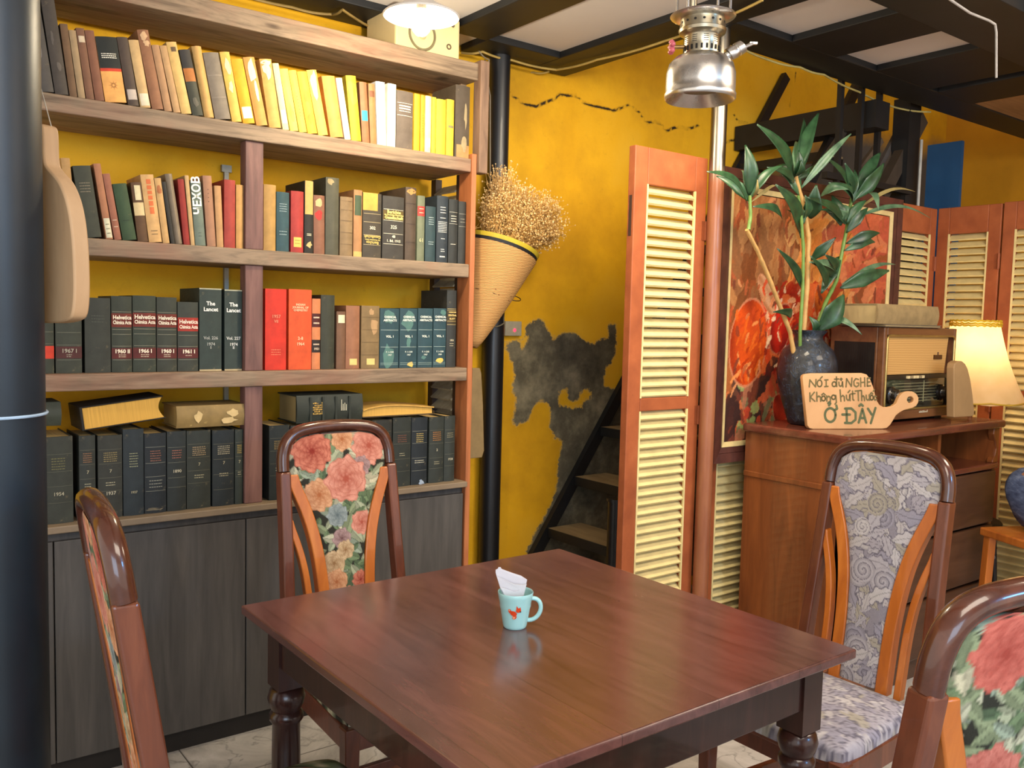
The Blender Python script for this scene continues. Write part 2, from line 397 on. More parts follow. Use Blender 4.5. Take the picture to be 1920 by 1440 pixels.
# ---------------------------------------------------------------- books
PI = math.pi
M_PAGE = {}
def page_mat(c):
    if c not in M_PAGE:
        t = NT('page_edges_'+c.strip('#')); n = t.noise(t.coord((400, 6, 6)), 1, 3); rgb = hx(c)
        t.fin(t.ramp(n, [(.3, mul(rgb, .75)), (.7, rgb)]), .8, spec=.2); M_PAGE[c] = t.m
    return M_PAGE[c]
def outline(w, d, bul, t, n=6):
    """plan of a book case: rounded spine at y<=bul, open at the back"""
    arc = [(w*i/n, bul*(1-math.sin(math.pi*i/n))) for i in range(n+1)]
    return arc + [(w, d), (w-t, d), (w-t, bul+t), (t, bul+t), (t, d), (0, d)]
def spine_pt(w, bul, x, off): return (x, bul*(1-math.sin(math.pi*max(0, min(1, x/w))))-off)
def band(mb, w, bul, z0, z1, x0=0., x1=1., off=.0006, n=6, jag=0, rnd=None):
    vs = []
    for j, z in enumerate((z0, z1)):
        for i in range(n+1):
            x = w*(x0+(x1-x0)*i/n); p = spine_pt(w, bul, x, off); jz = (rnd.uniform(-jag, jag) if jag else 0)
            vs.append((p[0], p[1], z+jz))
    mb.add(vs, [(i, i+1, n+2+i, n+1+i) for i in range(n)])
def patch(mb, w, bul, cx, cz, rx, rz, rnd, off=.0008):
    k = 11; vs = [(w*cx, spine_pt(w, bul, w*cx, off)[1], cz)]
    for i in range(k):
        a = 2*math.pi*i/k; q = rnd.uniform(.6, 1.15); x = min(w*.985, max(w*.015, w*(cx+rx*q*math.cos(a)))); z = cz+rz*q*math.sin(a)
        vs.append((x, spine_pt(w, bul, x, off)[1], z))
    mb.add(vs, [(0, 1+i, 1+(i+1) % k) for i in range(k)])
def book(label, group, x, y, z, w, h, d, lean, color, extras=(), pages='#d9b878', wear='#8a7a5a', amt=.5, bul=None, rnd=random, thick=.003, cat='book'):
    r = thing('book', label, cat, (x, y, z), 0, group)
    r.rotation_euler = (0, -lean, 0)
    if bul is None: bul = min(.007, w*.13)
    m = cloth(color, wear, amt)
    mb = MB().prism(outline(w, d, bul, thick), lambda u, v, k: (u, v, 0 if k else h))
    obj('cover', mb, m, r, local=True, smooth=30)
    obj('pages', MB().box(thick, w-thick, bul+thick, d-.004, .003, h-.004), page_mat(pages), r, local=True)
    for e in extras:
        k = e[0]
        if k == 'b':      # colour band or paper label
            _, z0, z1, c = e[:4]; x0, x1 = (e[4], e[5]) if len(e) > 5 else (0, 1)
            q = MB(); band(q, w, bul, z0*h, z1*h, x0, x1, rnd=rnd); o = obj('spine_label', q, cloth(c, c, .1), r, local=True, smooth=40, recalc=False)
        elif k == 'l':    # thin gilt or blind rules
            _, zz, c = e; q = MB()
            for s in zz: band(q, w, bul, s*h-.0007, s*h+.0007, .04, .96, .0012)
            obj('spine_rules', q, plain(c, .45, .3), r, local=True, recalc=False)
        elif k == 'p':    # torn or flaked patches
            _, lst, c = e; q = MB()
            for cx, cz, rx, rz in lst: patch(q, w, bul, cx, cz*h, rx, rz*h, rnd)
            obj('torn_patch', q, cloth(c, '#b39a60', .3), r, local=True, recalc=False)
        elif k == 'm':    # worn lettering no longer readable
            _, rows, c, ww = e; q = MB()
            for s in rows:
                xx = .5-ww/2
                while xx < .5+ww/2-.02:
                    L = rnd.uniform(.03, .09); band(q, w, bul, s*h-.0013, s*h+.0013, xx, min(xx+L, .5+ww/2), .0011, 1); xx += L+rnd.uniform(.015, .03)
            obj('worn_lettering', q, plain(c, .5, .2, bump=0), r, local=True, recalc=False)
        elif k == 's':      # printed starburst
            _, zc, rad, c = e; q = MB()
            for i in range(16):
                a = PI*i/8; L_ = rad*(1 if i % 2 == 0 else .6); wd_ = rad*.05
                dx_, dz_ = math.cos(a), math.sin(a)
                q.add([(w/2+dx_*rad*.25-dz_*wd_, -.0012, zc*h+dz_*rad*.25+dx_*wd_), (w/2+dx_*rad*.25+dz_*wd_, -.0012, zc*h+dz_*rad*.25-dx_*wd_), (w/2+dx_*L_, -.0012, zc*h+dz_*L_)], [(0, 1, 2)])
            obj('starburst_print', q, plain(c, .6, bump=0), r, local=True, recalc=False)
        elif k == 't':    # readable lettering
            _, body, zz, size, c = e[:5]; rot = e[5] if len(e) > 5 else 0; bold = e[6] if len(e) > 6 else .00025
            M = Matrix.Translation((w/2, -.0014, zz*h)) @ Euler((math.pi/2, 0, 0)).to_matrix().to_4x4() @ Matrix.Rotation(rot, 4, 'Z')
            text(body, r, 'lettering', size, M, plain(c, .5, .2, bump=0), bold=bold, fit=(w*.9 if abs(math.sin(rot)) < .5 else h*.6))
    return r
def standing(row, spec):
    """place a book from where its spine stands on its shelf"""
    xl, xr, xt, yt, color, label = spec[:6]; kw = dict(spec[6]) if len(spec) > 6 else {}
    y = row['y']+kw.pop('dy', 0); z = row['z']
    XL, XR = x_at(xl, y, z+.002), x_at(xr, y, z+.002); T = on_y(xt, yt, y)
    if z > 2: pass
    elif xr < 468: XR = min(XR, 1.0865)
    elif xl > 480: XL = max(XL, 1.152)
    XR = min(XR, 1.983); XL = max(XL, row.get('xr', -9)+.0004)
    lean = math.atan2(XL-T.x, T.z-z)
    if abs(lean) < .035: lean = 0
    # never lean into the neighbour on the left
    if 'xr' in row: lean = min(lean, math.atan(math.tan(row['ln'])+(XL-row['xr'])/min(row['h'], T.z-z)*.9))
    lean = max(0, lean); row['xr'], row['ln'], row['h'] = XR, lean, T.z-z
    h = (T.z-z)/math.cos(lean) if lean > 0 else (T.z-z)
    w = (XR-XL)*math.cos(lean)-.0012
    rnd = random.Random(int(xl*7+yt))
    d = kw.pop('d', row['d'])
    ex = kw.pop('x', ())
    return book(label, row['g'], XL+.0006, y, z+.0005, w, h, d, max(0, lean), color, ex, rnd=rnd, **kw)
PI = math.pi
GA, GB, GC, GD = 'books on the top board', 'books on the second board', 'books on the third board', 'dark volumes on the cupboard top'
RA = dict(y=YF+.012, z=ZS2, d=.17, g=GA)
RB = dict(y=YF+.022, z=ZS3, d=.17, g=GB)
RC = dict(y=YF+.035, z=ZS4, d=.18, g=GC)
RD = dict(y=YF+.020, z=ZD, d=.19, g=GD)
top_row = [
 (72,103,38,-30,'#4b4743','charcoal book in crinkled plastic, leftmost on the top board by the dark column',dict(x=[('p',[(.5,.4,.2,.12),(.6,.75,.15,.1)],'#6e6a66')],d=.2)),
 (104,130,76,-5,'#463f38','tall dark brown-grey book beside the plastic-wrapped one at far left',dict(x=[('p',[(.6,.3,.2,.05),(.4,.6,.12,.08)],'#5d564e')],d=.2)),
 (131,146,112,44,'#6b5138','thin mid-brown book right of the two dark ones at top left',dict()),
 (147,161,119,54,'#9c8462','thin faded tan book in a row of narrow brown spines at top left',dict()),
 (162,178,132,50,'#76523c','narrow brown book with a small cream tag near its top, top board',dict(x=[('b',.80,.89,'#c8b69a',.15,.9)])),
 (179,197,148,54,'#7d523c','plain reddish-brown book just left of the black-and-orange spine',dict()),
 (198,239,175,67,'#e0a45a','wide book, black above and pale orange below with a red stripe and starburst',dict(x=[('b',.52,1.0,'#1f231f'),('b',.475,.52,'#c23b22'),('m',(.74,.71,.68),'#d9d4c4',.7),('s',.26,.016,'#8a5a2c')],bul=.004,amt=.15)),
 (241,262,209,67,'#4a3d34','dark brown book with a white label near its foot, beside the orange-black one',dict(x=[('b',.09,.24,'#b8aca0',.1,.95)])),
 (264,284,228,72,'#c0a06e','cream book with a scuffed white call label at the foot, top board',dict(x=[('b',.03,.21,'#d8cdb2',.1,.95)])),
 (286,308,250,54,'#8a5f42','tallest brown book in the left half of the top board, torn pale top',dict(x=[('p',[(.45,.92,.35,.06),(.6,.83,.3,.04)],'#c6a37c')])),
 (309,324,278,83,'#a6805c','pinkish tan book right of the tall torn brown one',dict()),
 (326,340,297,85,'#b18d62','thin tan book left of the cream one with a small dark square',dict()),
 (341,361,309,78,'#caa765','pale cream book with a small dark square near its top',dict(x=[('b',.865,.93,'#5e4a34',.3,.8)])),
 (362,383,336,93,'#3b3c30','patched book, grey and black above, orange band, dark green foot',dict(x=[('b',.52,.72,'#a5672f'),('b',.72,1.0,'#33302d'),('p',[(.5,.2,.3,.08)],'#59564a')])),
 (385,404,360,86,'#c39a5a','light tan round-spined book right of the patched green-orange one',dict(bul=.009)),
 (405,435,380,98,'#756b5e','wide plain grey book in the middle of the top board',dict(x=[('l',(.33,.66),'#8a8072')])),
 (436,455,412,97,'#cfa74f','yellowed book with peeling pale paper right of the wide grey one',dict(x=[('p',[(.5,.8,.4,.12),(.5,.5,.25,.1)],'#cfc79a')])),
 (457,480,432,110,'#d79a1c','bright mustard book with a square white label at the foot',dict(x=[('b',.08,.26,'#dcdccb',.1,.9)])),
 (482,504,456,107,'#b98a45','streaked brown and yellow book right of the mustard one',dict(x=[('p',[(.5,.8,.35,.18),(.6,.5,.2,.15)],'#d9dcb4')])),
 (506,529,487,110,'#c1944e','frayed brown book with a torn crown, left of a pale narrow spine',dict(x=[('p',[(.5,.85,.4,.14),(.5,.95,.5,.04)],'#d7d8ae')])),
 (531,543,504,117,'#d8d59a','narrow pale book with white foot label, first of the pale yellow leaning ones',dict(x=[('b',.10,.30,'#e4e6e2',.1,.9)])),
 (545,561,521,128,'#cdbc5c','yellow-green leaning book right of the narrow pale one',dict(x=[('p',[(.5,.3,.3,.15)],'#d8b04a')])),
 (562,577,537,131,'#d0b84c','yellow leaning book with a line of dark print down its spine',dict(x=[('t','· · · · · · · ·',.45,.02,'#6b5a22',PI/2)])),
 (578,597,557,134,'#d3a137','deep yellow spotted book right of the one with dark print',dict(x=[('p',[(.5,.6,.3,.12),(.5,.25,.3,.1)],'#c08a2b')])),
 (598,617,574,131,'#d4b653','yellow book with a pale upper half, last of the leaning yellow group',dict(x=[('p',[(.5,.78,.4,.22)],'#d7dca0')])),
 (621,646,604,142,'#d08a46','orange-tan book with dark brown side right of the yellow leaning group',dict()),
 (647,659,630,146,'#e0dfc0','narrow nearly white book between orange-tan and green-yellow ones',dict()),
 (660,679,649,141,'#c2a829','tall green-yellow book leaning at the right half of the top board',dict(x=[('p',[(.5,.75,.5,.2)],'#aeb53a')])),
 (680,694,674,153,'#8e5f3f','brown book with a bright blue label',dict(x=[('b',.36,.53,'#2f9fae',.1,.9)])),
 (695,707,691,156,'#a06a40','thin brown book left of the broad white spine',dict(x=[('b',.78,.88,'#6e452c',.1,.9)])),
 (708,725,705,152,'#e2e3da','brilliant white book under the hanging lamp, left of a white pair',dict(bul=.003)),
 (726,742,729,156,'#dedfcf','brilliant white book under the hanging lamp, right of a white pair',dict(bul=.003)),
 (743,774,744,168,'#5e5349','broad grey-brown book with white title between white rules',dict(x=[('l',(.575,.79),'#d8d2c4'),('m',(.745,.735,.70,.69,.65),'#e8e2d2',.7)],bul=.004)),
 (776,787,777,175,'#cfa72b','first thin yellow volume right of the broad grey-brown book',dict()),
 (788,796,787,177,'#c9942a','thin ochre volume with dark vertical print in the yellow set',dict(x=[('t','· · · · · · ·',.5,.018,'#7a4a1c',PI/2)])),
 (797,808,798,179,'#d9dca6','palest volume of the yellow set at right, white foot',dict(x=[('b',.10,.25,'#e8eadc',.1,.9)])),
 (809,817,808,181,'#c4b83a','thin yellow-green volume in the middle of the yellow set at right',dict()),
 (818,836,817,184,'#bdb53a','widest yellow-green volume of the set at the right end',dict()),
 (837,851,837,185,'#cdae36','last yellow volume of the set, with a tiny grey tag, beside the dark wrapped book',dict(x=[('b',.50,.54,'#7d7a52',.2,.9)])),
 (853,882,856,158,'#4a4034','dark brown book in scuffed shiny plastic at the right end of the top board',dict(x=[('p',[(.7,.6,.12,.2),(.6,.2,.2,.12)],'#9a8a68'),('b',0,.18,'#a07c4e',.1,1)],bul=.004)),
]
second_row = [
 (130,147,114,296,'#b08a56','tan book partly behind the hanging chopping board, second board',dict()),
 (158,192,136,311,'#3a3d31','broad dark green-black book right of the hanging chopping board',dict(x=[('m',(.76,.72,.68,.64),'#7a715c',.6)],bul=.004)),
 (199,213,175,307,'#a36f4f','thin salmon-brown book with a white label at the foot, second board',dict(x=[('b',.02,.28,'#d2ceb0',.1,.95),('m',(.20,.14,.08),'#6d6a4c',.5)])),
 (215,229,192,326,'#96604a','thin reddish-brown book left of the green one',dict(x=[('m',(.3,.2),'#cdb79a',.6)])),
 (231,258,211,345,'#34492f','dark green cloth book, second board left',dict(x=[('m',(.35,),'#23351f',.5)])),
 (259,279,245,342,'#5b4129','dark brown book with two cream labels right of the green one',dict(x=[('b',.44,.66,'#cdb788'),('b',.70,.95,'#d3c8a0',.25,.85)])),
 (280,305,260,327,'#c8a069','cream book with large orange vertical lettering',dict(x=[('b',.86,.93,'#cc6a3a',.35,.7),('b',.78,.84,'#cc6a3a',.35,.7),('b',.71,.76,'#cc6a3a',.35,.7),('b',.63,.69,'#cc6a3a',.35,.7),('b',.54,.61,'#cc6a3a',.35,.7),('b',.42,.52,'#cc6a3a',.35,.7),('m',(.17,.12),'#6a573a',.5)],bul=.004)),
 (306,319,289,334,'#bf9963','narrow cream book with a rusty stain near its top',dict(x=[('p',[(.5,.82,.35,.08)],'#a5653c')])),
 (321,329,303,341,'#2d2a24','thin black speckled book left of the tall grey one',dict()),
 (330,344,310,326,'#857763','tall grey round-spined book left of the thin red one',dict(bul=.008)),
 (345,357,333,336,'#8c2a22','thin deep red book, second board left',dict()),
 (358,366,346,329,'#bb9a6a','very thin cream book between red and grey-blue ones',dict()),
 (367,387,357,340,'#687468','grey-blue book with white vertical Cyrillic letters',dict(x=[('t','ЧЕХОВ',.78,.036,'#e6e4d4',PI/2,.0012),('m',(.2,.15),'#4c554c',.3)])),
 (389,406,380,329,'#9c7358','pinkish brown book with faint dark vertical print',dict(x=[('t','· · · ·',.72,.024,'#5c4434',PI/2)])),
 (407,420,402,348,'#b2895c','narrow tan book left of the dull red one',dict()),
 (421,442,419,336,'#993b30','dull red cloth book with rubbed edges, left of the divider',dict(amt=.3)),
 (443,463,443,346,'#b98c50','plain ochre-tan book against the left side of the divider, second board',dict()),
 (495,518,495,345,'#a58148','plain tan book against the right side of the divider, second board',dict()),
 (519,543,519,359,'#2f4a50','blue-green book with faint silver print right of the tan one',dict(x=[('m',(.80,.76,.72,.68,.34,.29),'#8fa0a0',.6)])),
 (546,570,544,357,'#9a332e','red book with a square yellow label at its foot',dict(x=[('b',.09,.25,'#cdb459',.2,.82),('m',(.20,.15),'#8c7230',.4)])),
 (571,588,568,338,'#26241f','black book with the upper spine torn off to tan, oval seal below',dict(x=[('b',.54,1.0,'#c39c5a',.05,.95),('m',(.27,.25),'#d6cfae',.5),('p',[(.5,.12,.35,.05)],'#b9a56d')])),
 (589,610,586,365,'#7c5440','brown book with a round red sticker and a ragged crown',dict(x=[('p',[(.45,.66,.34,.085)],'#b92e2a'),('p',[(.4,.88,.35,.08)],'#c9a878')])),
 (611,636,608,331,'#4b4a3c','tall olive-grey book with dark side, torn at the head',dict(x=[('p',[(.3,.94,.25,.05)],'#9a8a64')],d=.24)),
 (638,662,638,368,'#806a4c','brown book beside the tall olive-grey one',dict(x=[('l',(.2,.4,.6,.78,.93),'#6a563c')],d=.2)),
 (663,679,661,355,'#a1764e','tan book with a green label and pale foot',dict(x=[('b',.62,.92,'#41513a',.1,.9),('b',0,.08,'#d3a964')],d=.2)),
 (680,715,680,360,'#403a30','torn black volume placed upside down with gilt bands and exposed yellow top',dict(x=[('b',.73,1.0,'#c79a45',0,.78),('l',(.20,.35,.55,.68),'#b9a77a'),('t','Gesellschaft',.325,.014,'#d3bb66',PI),('t','der Deutschen Chem.',.277,.007,'#d3bb66',PI),('t','Berichte',.235,.015,'#d3bb66',PI),('t','302',.46,.016,'#e3dcc2')],bul=.004)),
 (717,757,716,366,'#393631','broad black volume with gold title panel and white rules',dict(x=[('l',(.24,.405,.615,.79),'#d8d0b4'),('b',.625,.775,'#5d4c22',.02,.98),('t','Berichte',.748,.017,'#ecd37a',0,.0005),('t','der Deutschen Chemischen',.703,.0075,'#ecd37a'),('t','Gesellschaft',.658,.016,'#ecd37a',0,.0005),('t','325',.51,.018,'#e3dcc2'),('t','48',.36,.014,'#e3dcc2'),('t','1. Bd. 1915',.29,.013,'#e3dcc2')],bul=.004)),
 (760,780,759,350,'#4d4034','dark brown book with curling torn head right of the gold titled one',dict(x=[('p',[(.5,.95,.45,.05)],'#b4834a'),('l',(.25,.5,.78),'#3a3028')],d=.21)),
 (782,796,781,366,'#6b715a','narrow grey-green book with a red label',dict(x=[('b',.69,.84,'#a83a33'),('m',(.8,.74),'#d9c9a8',.6),('t','61',.32,.02,'#b9b98c')])),
 (798,817,797,386,'#2d4145','teal-blue book, shortest near the right end of the second board',dict(x=[('m',(.80,.76,.72,.68,.36,.32),'#9fb0ae',.5)])),
 (819,840,818,366,'#2a333a','tall slate-blue book with many lines of white print',dict(x=[('m',(.83,.79,.75,.67),'#d7d9d4',.5),('m',(.61,.585,.56,.535,.51,.485,.46),'#c9cbc6',.8),('m',(.36,.2,.17),'#d7d9d4',.35),('m',(.095,.085),'#d7d9d4',.5)])),
 (841,858,841,373,'#2a2d2c','black book second from the right end of the second board',dict(x=[('l',(.62,.80),'#a9a698'),('m',(.74,.70,.66,.30),'#d3d0c0',.6)])),
 (859,879,859,377,'#2d2f2d','black book at the right end of the second board',dict(x=[('l',(.60,.80),'#8c897c'),('m',(.72,.67),'#8c897c',.6)])),
]
HL = lambda yr, bx='#6b2a1e': [('b',.595,.775,bx),('b',.18,.32,'#5a2420'),('l',(.165,.345,.50,.565,.795),'#7d7a66'),('t','Helvetica',.72,.0205,'#e6d9c0',0,.0006),('t','Chimica Acta',.655,.0185,'#e6d9c0',0,.0006),('t',yr,.275,.0165,'#e6d9c0',0,.0006),('m',(.23,.205),'#b9a890',.35)]
third_row = [
 (66,103,66,560,'#34392f','dark green volume with a bright red band, leftmost on the third board',dict(x=[('b',.20,.37,'#c13a26'),('l',(.40,.56),'#6a6a58')])),
 (105,155,105,560,'#363a30','dark green volume with a dull maroon band, under the hanging chopping board',dict(x=[('b',.20,.36,'#4c2623'),('l',(.18,.38,.55),'#6a6a58'),('t','1967 I',.30,.017,'#a8a28e'),('m',(.25,.225),'#8c8674',.2)],bul=.005)),
 (160,209,160,558,'#33362f','plain dark grey-green volume left of four with red title panels',dict(x=[('m',(.76,.72,.68),'#474a40',.5)],bul=.005)),
 (210,249,210,555,'#34392f','dark green volume with red title panel, first of four alike, dated 1960 II',dict(x=HL('1960 II'),bul=.006)),
 (250,294,250,554,'#333a30','widest dark green volume with red title panel, second of four, dated 1966 I',dict(x=HL('1966 I','#702a1f'),bul=.006)),
 (295,333,295,557,'#363a31','dark green volume with red title panel, third of four, dated 1960 I',dict(x=HL('1960 I'),bul=.006)),
 (334,373,334,566,'#373b33','shorter dark green volume with brighter red panel, fourth of four',dict(x=[('b',.58,.775,'#9c2f22'),('b',.19,.34,'#582321'),('l',(.17,.36,.52),'#7d7a66'),('t','Helvetica',.715,.0205,'#e9d3bd',0,.0006),('t','Chimica Acta',.64,.0185,'#e9d3bd',0,.0006),('t','1961 I',.285,.0165,'#e6d9c0',0,.0006),('m',(.23,),'#b9a890',.3)],bul=.006)),
 (374,416,374,540,'#2f3a35','tall dark slate book with white title, left of a matching pair by the divider',dict(x=[('t','The',.815,.018,'#e6e4da',0,.0005),('t','Lancet',.745,.018,'#e6e4da',0,.0005),('t','Vol. 226',.40,.014,'#a9a99f'),('t','1974',.325,.014,'#a9a99f'),('t','I',.285,.013,'#c9c8be'),('b',0,.02,'#b3a27c'),('b',.985,1,'#a8a88f')],bul=.002,d=.21)),
 (421,464,421,543,'#303b36','tall dark slate book with white title, right of a matching pair, dented head',dict(x=[('t','The',.815,.018,'#e6e4da',0,.0005),('t','Lancet',.745,.018,'#e6e4da',0,.0005),('t','Vol. 227',.40,.014,'#d0cfc6'),('t','1974',.325,.014,'#d0cfc6'),('t','II',.285,.013,'#d0cfc6'),('b',0,.02,'#b3a27c'),('b',.985,1,'#a8a88f')],bul=.002,d=.21)),
 (497,537,497,541,'#c2301f','bright red book against the right side of the divider, third board',dict(x=[('t','1957',.66,.016,'#e08a6a'),('t','VII',.60,.014,'#e08a6a'),('m',(.25,.22,.19),'#dc7a58',.45)],bul=.002,amt=.1)),
 (541,584,541,542,'#cc5026','orange-red book with pale print beside the bright red one',dict(x=[('t','INDIAN',.81,.010,'#efc39a'),('t','JOURNAL OF',.775,.010,'#efc39a'),('t','CHEMISTRY',.74,.010,'#efc39a'),('t','2-8',.39,.015,'#efc39a'),('t','1964',.32,.015,'#efc39a')],bul=.002,amt=.1)),
 (585,601,585,560,'#c47a4e','narrow salmon book with two dark lettered bands',dict(x=[('b',.60,.79,'#4a1c18'),('b',.24,.42,'#2a211d'),('m',(.74,.73,.66,.65,.36,.35),'#e6cdb0',.7),('t','1931',.29,.011,'#e6cdb0')])),
 (602,628,603,553,'#36382c','plain dark olive book right of the narrow banded one',dict(d=.21)),
 (631,648,633,584,'#6d4f3a','short brown book with a white square label near its top',dict(x=[('b',.80,.94,'#d8d2b0',.15,.9)])),
 (649,675,649,573,'#8f6247','pinkish brown book with a cream label at the foot',dict(x=[('b',.06,.16,'#d9c078',.25,.8)])),
 (677,711,677,573,'#7a6442','olive-brown book with peeled patches and a cream label at the foot',dict(x=[('b',.06,.16,'#d9c078',.3,.75),('p',[(.7,.68,.26,.13),(.55,.9,.15,.05)],'#a98860'),('l',(.22,.42,.62,.82),'#665234')],bul=.003)),
]
CA = lambda yr: [('l',(.355,.64),'#a9bab0'),('t','CHEMICAL',.855,.0105,'#dfe4d8',0,.0004),('t','ABSTRACTS',.80,.0105,'#dfe4d8',0,.0004),('t','VOL. 1',.53,.0115,'#dfe4d8',0,.0004),('t','P. 1-1208',.27,.0085,'#c8d0c4'),('t',yr,.22,.0085,'#c8d0c4'),('l',(.06,.085),'#90a59c')]
third_row += [
 (712,748,712,578,'#27424a','teal volume with a long peeled strip at the foot, first of four alike',dict(x=CA('1907')+[('p',[(.45,.85,.3,.13),(.4,.2,.33,.2)],'#4d726c')],bul=.004,amt=.2)),
 (749,782,749,578,'#27424a','teal volume with big peeled top patch and yellow scrap, second of four alike',dict(x=CA('1907')+[('p',[(.5,.80,.42,.2),(.5,.45,.14,.12)],'#4d726c'),('p',[(.62,.06,.22,.045)],'#d8b65a')],bul=.004,amt=.2)),
 (783,811,783,578,'#27424a','least damaged teal volume, third of four alike',dict(x=CA('1907')+[('p',[(.4,.17,.16,.04)],'#4d726c')],bul=.004,amt=.2)),
 (812,836,812,578,'#27424a','narrow teal volume with a yellow paper scrap, last of four alike',dict(x=CA('1909')+[('p',[(.7,.94,.28,.06)],'#4d726c'),('p',[(.45,.12,.32,.055)],'#d8b65a')],bul=.004,amt=.2)),
 (837,855,837,544,'#2c2f2e','tall black volume with gilt title at the right end of the third board',dict(x=[('b',.565,.74,'#3c3320'),('l',(.555,.60,.74,.76),'#c9b070'),('t','CHEMISCHES',.715,.006,'#e0c67c'),('t','ZENTRAL',.675,.009,'#e0c67c'),('t','BLATT',.63,.009,'#e0c67c'),('t','1951',.35,.0095,'#d9cfae'),('m',(.31,.28),'#b9ae8c',.4)],d=.2)),
]
def GV(a=.13, n='#8c7c52', z=(.83,.66,.49,.33), m=0): return [('l',z,'#5c5a4c'),('m',(.79,.765,.74,.715,.69),n,.55),('t','7',.57,.014,'#a39c80'),('m',(.43,.40),'#a39c80',.4)]
low_row = [
 (82,139,82,821,'#33362f','broadest dark volume at the left end of the cupboard top, dated 1954',dict(x=[('l',(.80,.60,.43,.24),'#565648'),('m',(.75,.72,.69,.66,.63),'#6e6a44',.45),('t','1954',.34,.015,'#a8a28a')],bul=.006,d=.22)),
 (150,181,150,818,'#2f332f','narrow dark volume second from left, under the tilted open-edged book',dict(x=GV(n='#8a6446'))),
 (185,231,185,818,'#30322d','dark volume dated 1937, third from left on the cupboard top',dict(x=GV()+[('t','1937',.30,.015,'#b5ae96')],bul=.006)),
 (232,271,232,806,'#262e32','tall blue-black volume with gilt print and no bands',dict(x=[('m',(.72,.69,.66,.63,.60,.57),'#8f9070',.42),('t','1937',.27,.010,'#a39c80')],bul=.005)),
 (272,313,272,814,'#20262a','blue-black volume with scraped head and red-gilt label',dict(x=[('l',(.83,.63,.46,.28),'#7c7c70'),('m',(.78,.75,.72,.69,.66),'#8f5f4c',.5),('m',(.41,.37,.33),'#8c8c80',.6),('p',[(.4,.05,.4,.02)],'#6a6250')],bul=.006)),
 (314,350,314,810,'#262c2c','dark volume dated 1890 under the flat tan book',dict(x=[('l',(.80,.61,.42,.30),'#66665a'),('m',(.76,.73,.70,.67),'#9a6250',.5),('t','1890',.50,.014,'#b9b39c')],bul=.005)),
 (351,396,351,809,'#2b302c','dark green-black volume under the middle of the flat tan book',dict(x=GV(n='#a08a6a'),bul=.006)),
 (399,440,399,808,'#1f2629','glossy black volume under the right half of the flat tan book',dict(x=GV(n='#a49c84',z=(.82,.62,.42,.22)),bul=.006)),
 (441,467,441,806,'#2b322d','narrow black-green volume touching the left of the divider, cupboard top',dict(x=GV(n='#a38c4c',z=(.83,.64,.45,.37)))),
 (505,543,505,799,'#222827','black volume touching the right of the divider, cupboard top',dict(x=GV(n='#8f7a4c')+[('t','1937',.30,.014,'#b5ae96')],bul=.005)),
 (545,578,545,799,'#23292a','black volume left of the floral chair arch, second right of the divider',dict(x=GV())),
 (580,615,580,799,'#23292a','black volume seen through the left gap of the floral chair back',dict(x=GV())),
 (616,655,616,797,'#252a29','black volume behind the left half of the floral chair panel',dict(x=GV())),
 (656,697,656,794,'#232828','black volume behind the right half of the floral chair panel',dict(x=GV())),
 (698,735,698,789,'#292a27','black volume just behind the right shoulder of the floral chair',dict(x=GV())),
 (736,770,736,784,'#272c28','dark volume right of the floral chair, first of four on the far right',dict(x=[('l',(.79,.62,.40,.22),'#5c5a4c'),('m',(.74,.71,.68,.65),'#7a4c3c',.5),('m',(.48,.45),'#a39c80',.3)],bul=.004)),
 (771,801,771,784,'#1b2227','glossy blue-black volume with square gilt label, far right group',dict(x=[('l',(.80,.62,.40,.21),'#7a7a6e'),('m',(.76,.73,.70,.67,.64),'#c0a866',.45),('m',(.36,.33),'#c5c0aa',.6),('p',[(.65,.03,.2,.04)],'#8fa0b4')],bul=.005)),
 (804,832,804,783,'#2a2f2b','dark volume with copper label, third in the far right group',dict(x=[('l',(.80,.60,.38,.22),'#5c5a4c'),('m',(.77,.74,.71,.68,.65),'#b0743c',.55),('t','2',.50,.014,'#b5ae96'),('m',(.32,.29),'#a39c80',.35)],bul=.005)),
 (833,853,833,781,'#2c312d','narrow dark volume dated 1928 at the right end of the cupboard top',dict(x=[('l',(.79,.60,.42,.24),'#5c5a4c'),('m',(.74,.71,.68),'#8c8468',.6),('t','1928',.34,.012,'#b5ae96')])),
]
for row, lst in ((RA, top_row), (RB, second_row), (RC, third_row), (RD, low_row)):
    for s_ in lst: standing(row, s_)
# starburst on the black and orange spine is part of that book
# ---- books lying on the standing volumes
def flat_book(label, loc, rotz, L, Wd, T, cover, page, extras=None, tilt=0, spine=True):
    """a closed book lying flat; spine along +x at y=0 when spine is True, else the page edges face -y"""
    r = thing('book', label, 'book', loc, rotz, 'books lying on top of others'); r.rotation_euler = (0, tilt, rotz)
    t_ = .004
    if spine:
        n = 6; arc = [(-.008*math.sin(PI*i/n), T*i/n) for i in range(n+1)]
        ol = arc + [(Wd, T), (Wd, T-t_), (t_, T-t_), (t_, t_), (Wd, t_), (Wd, 0)]
        obj('cover', MB().prism(ol, lambda u, v, k: (L*k, u, v)), cover, r, local=True, smooth=30)
        obj('pages', MB().box(.005, L-.005, t_, Wd-.006, t_, T-t_), page, r, local=True)
    else:
        obj('cover', MB().box(0, L, 0, Wd, 0, t_).box(0, L, 0, Wd, T-t_, T).box(-.004, .004, 0, Wd, 0, T), cover, r, local=True, bevel=.002)
        # fore edge curves inward at the right
        n = 8; ol = [(.004, t_), (.004, T-t_)] + [(L-.004-.014*math.sin(PI*i/n), T-t_-(T-2*t_)*i/n) for i in range(n+1)]
        obj('pages', MB().prism(ol, lambda u, v, k: (u, .005+(Wd-.01)*k, v)), page, r, local=True, smooth=30)
    return r
def zt(px, py, y): return on_y(px, py, y).z
yb = RD['y']
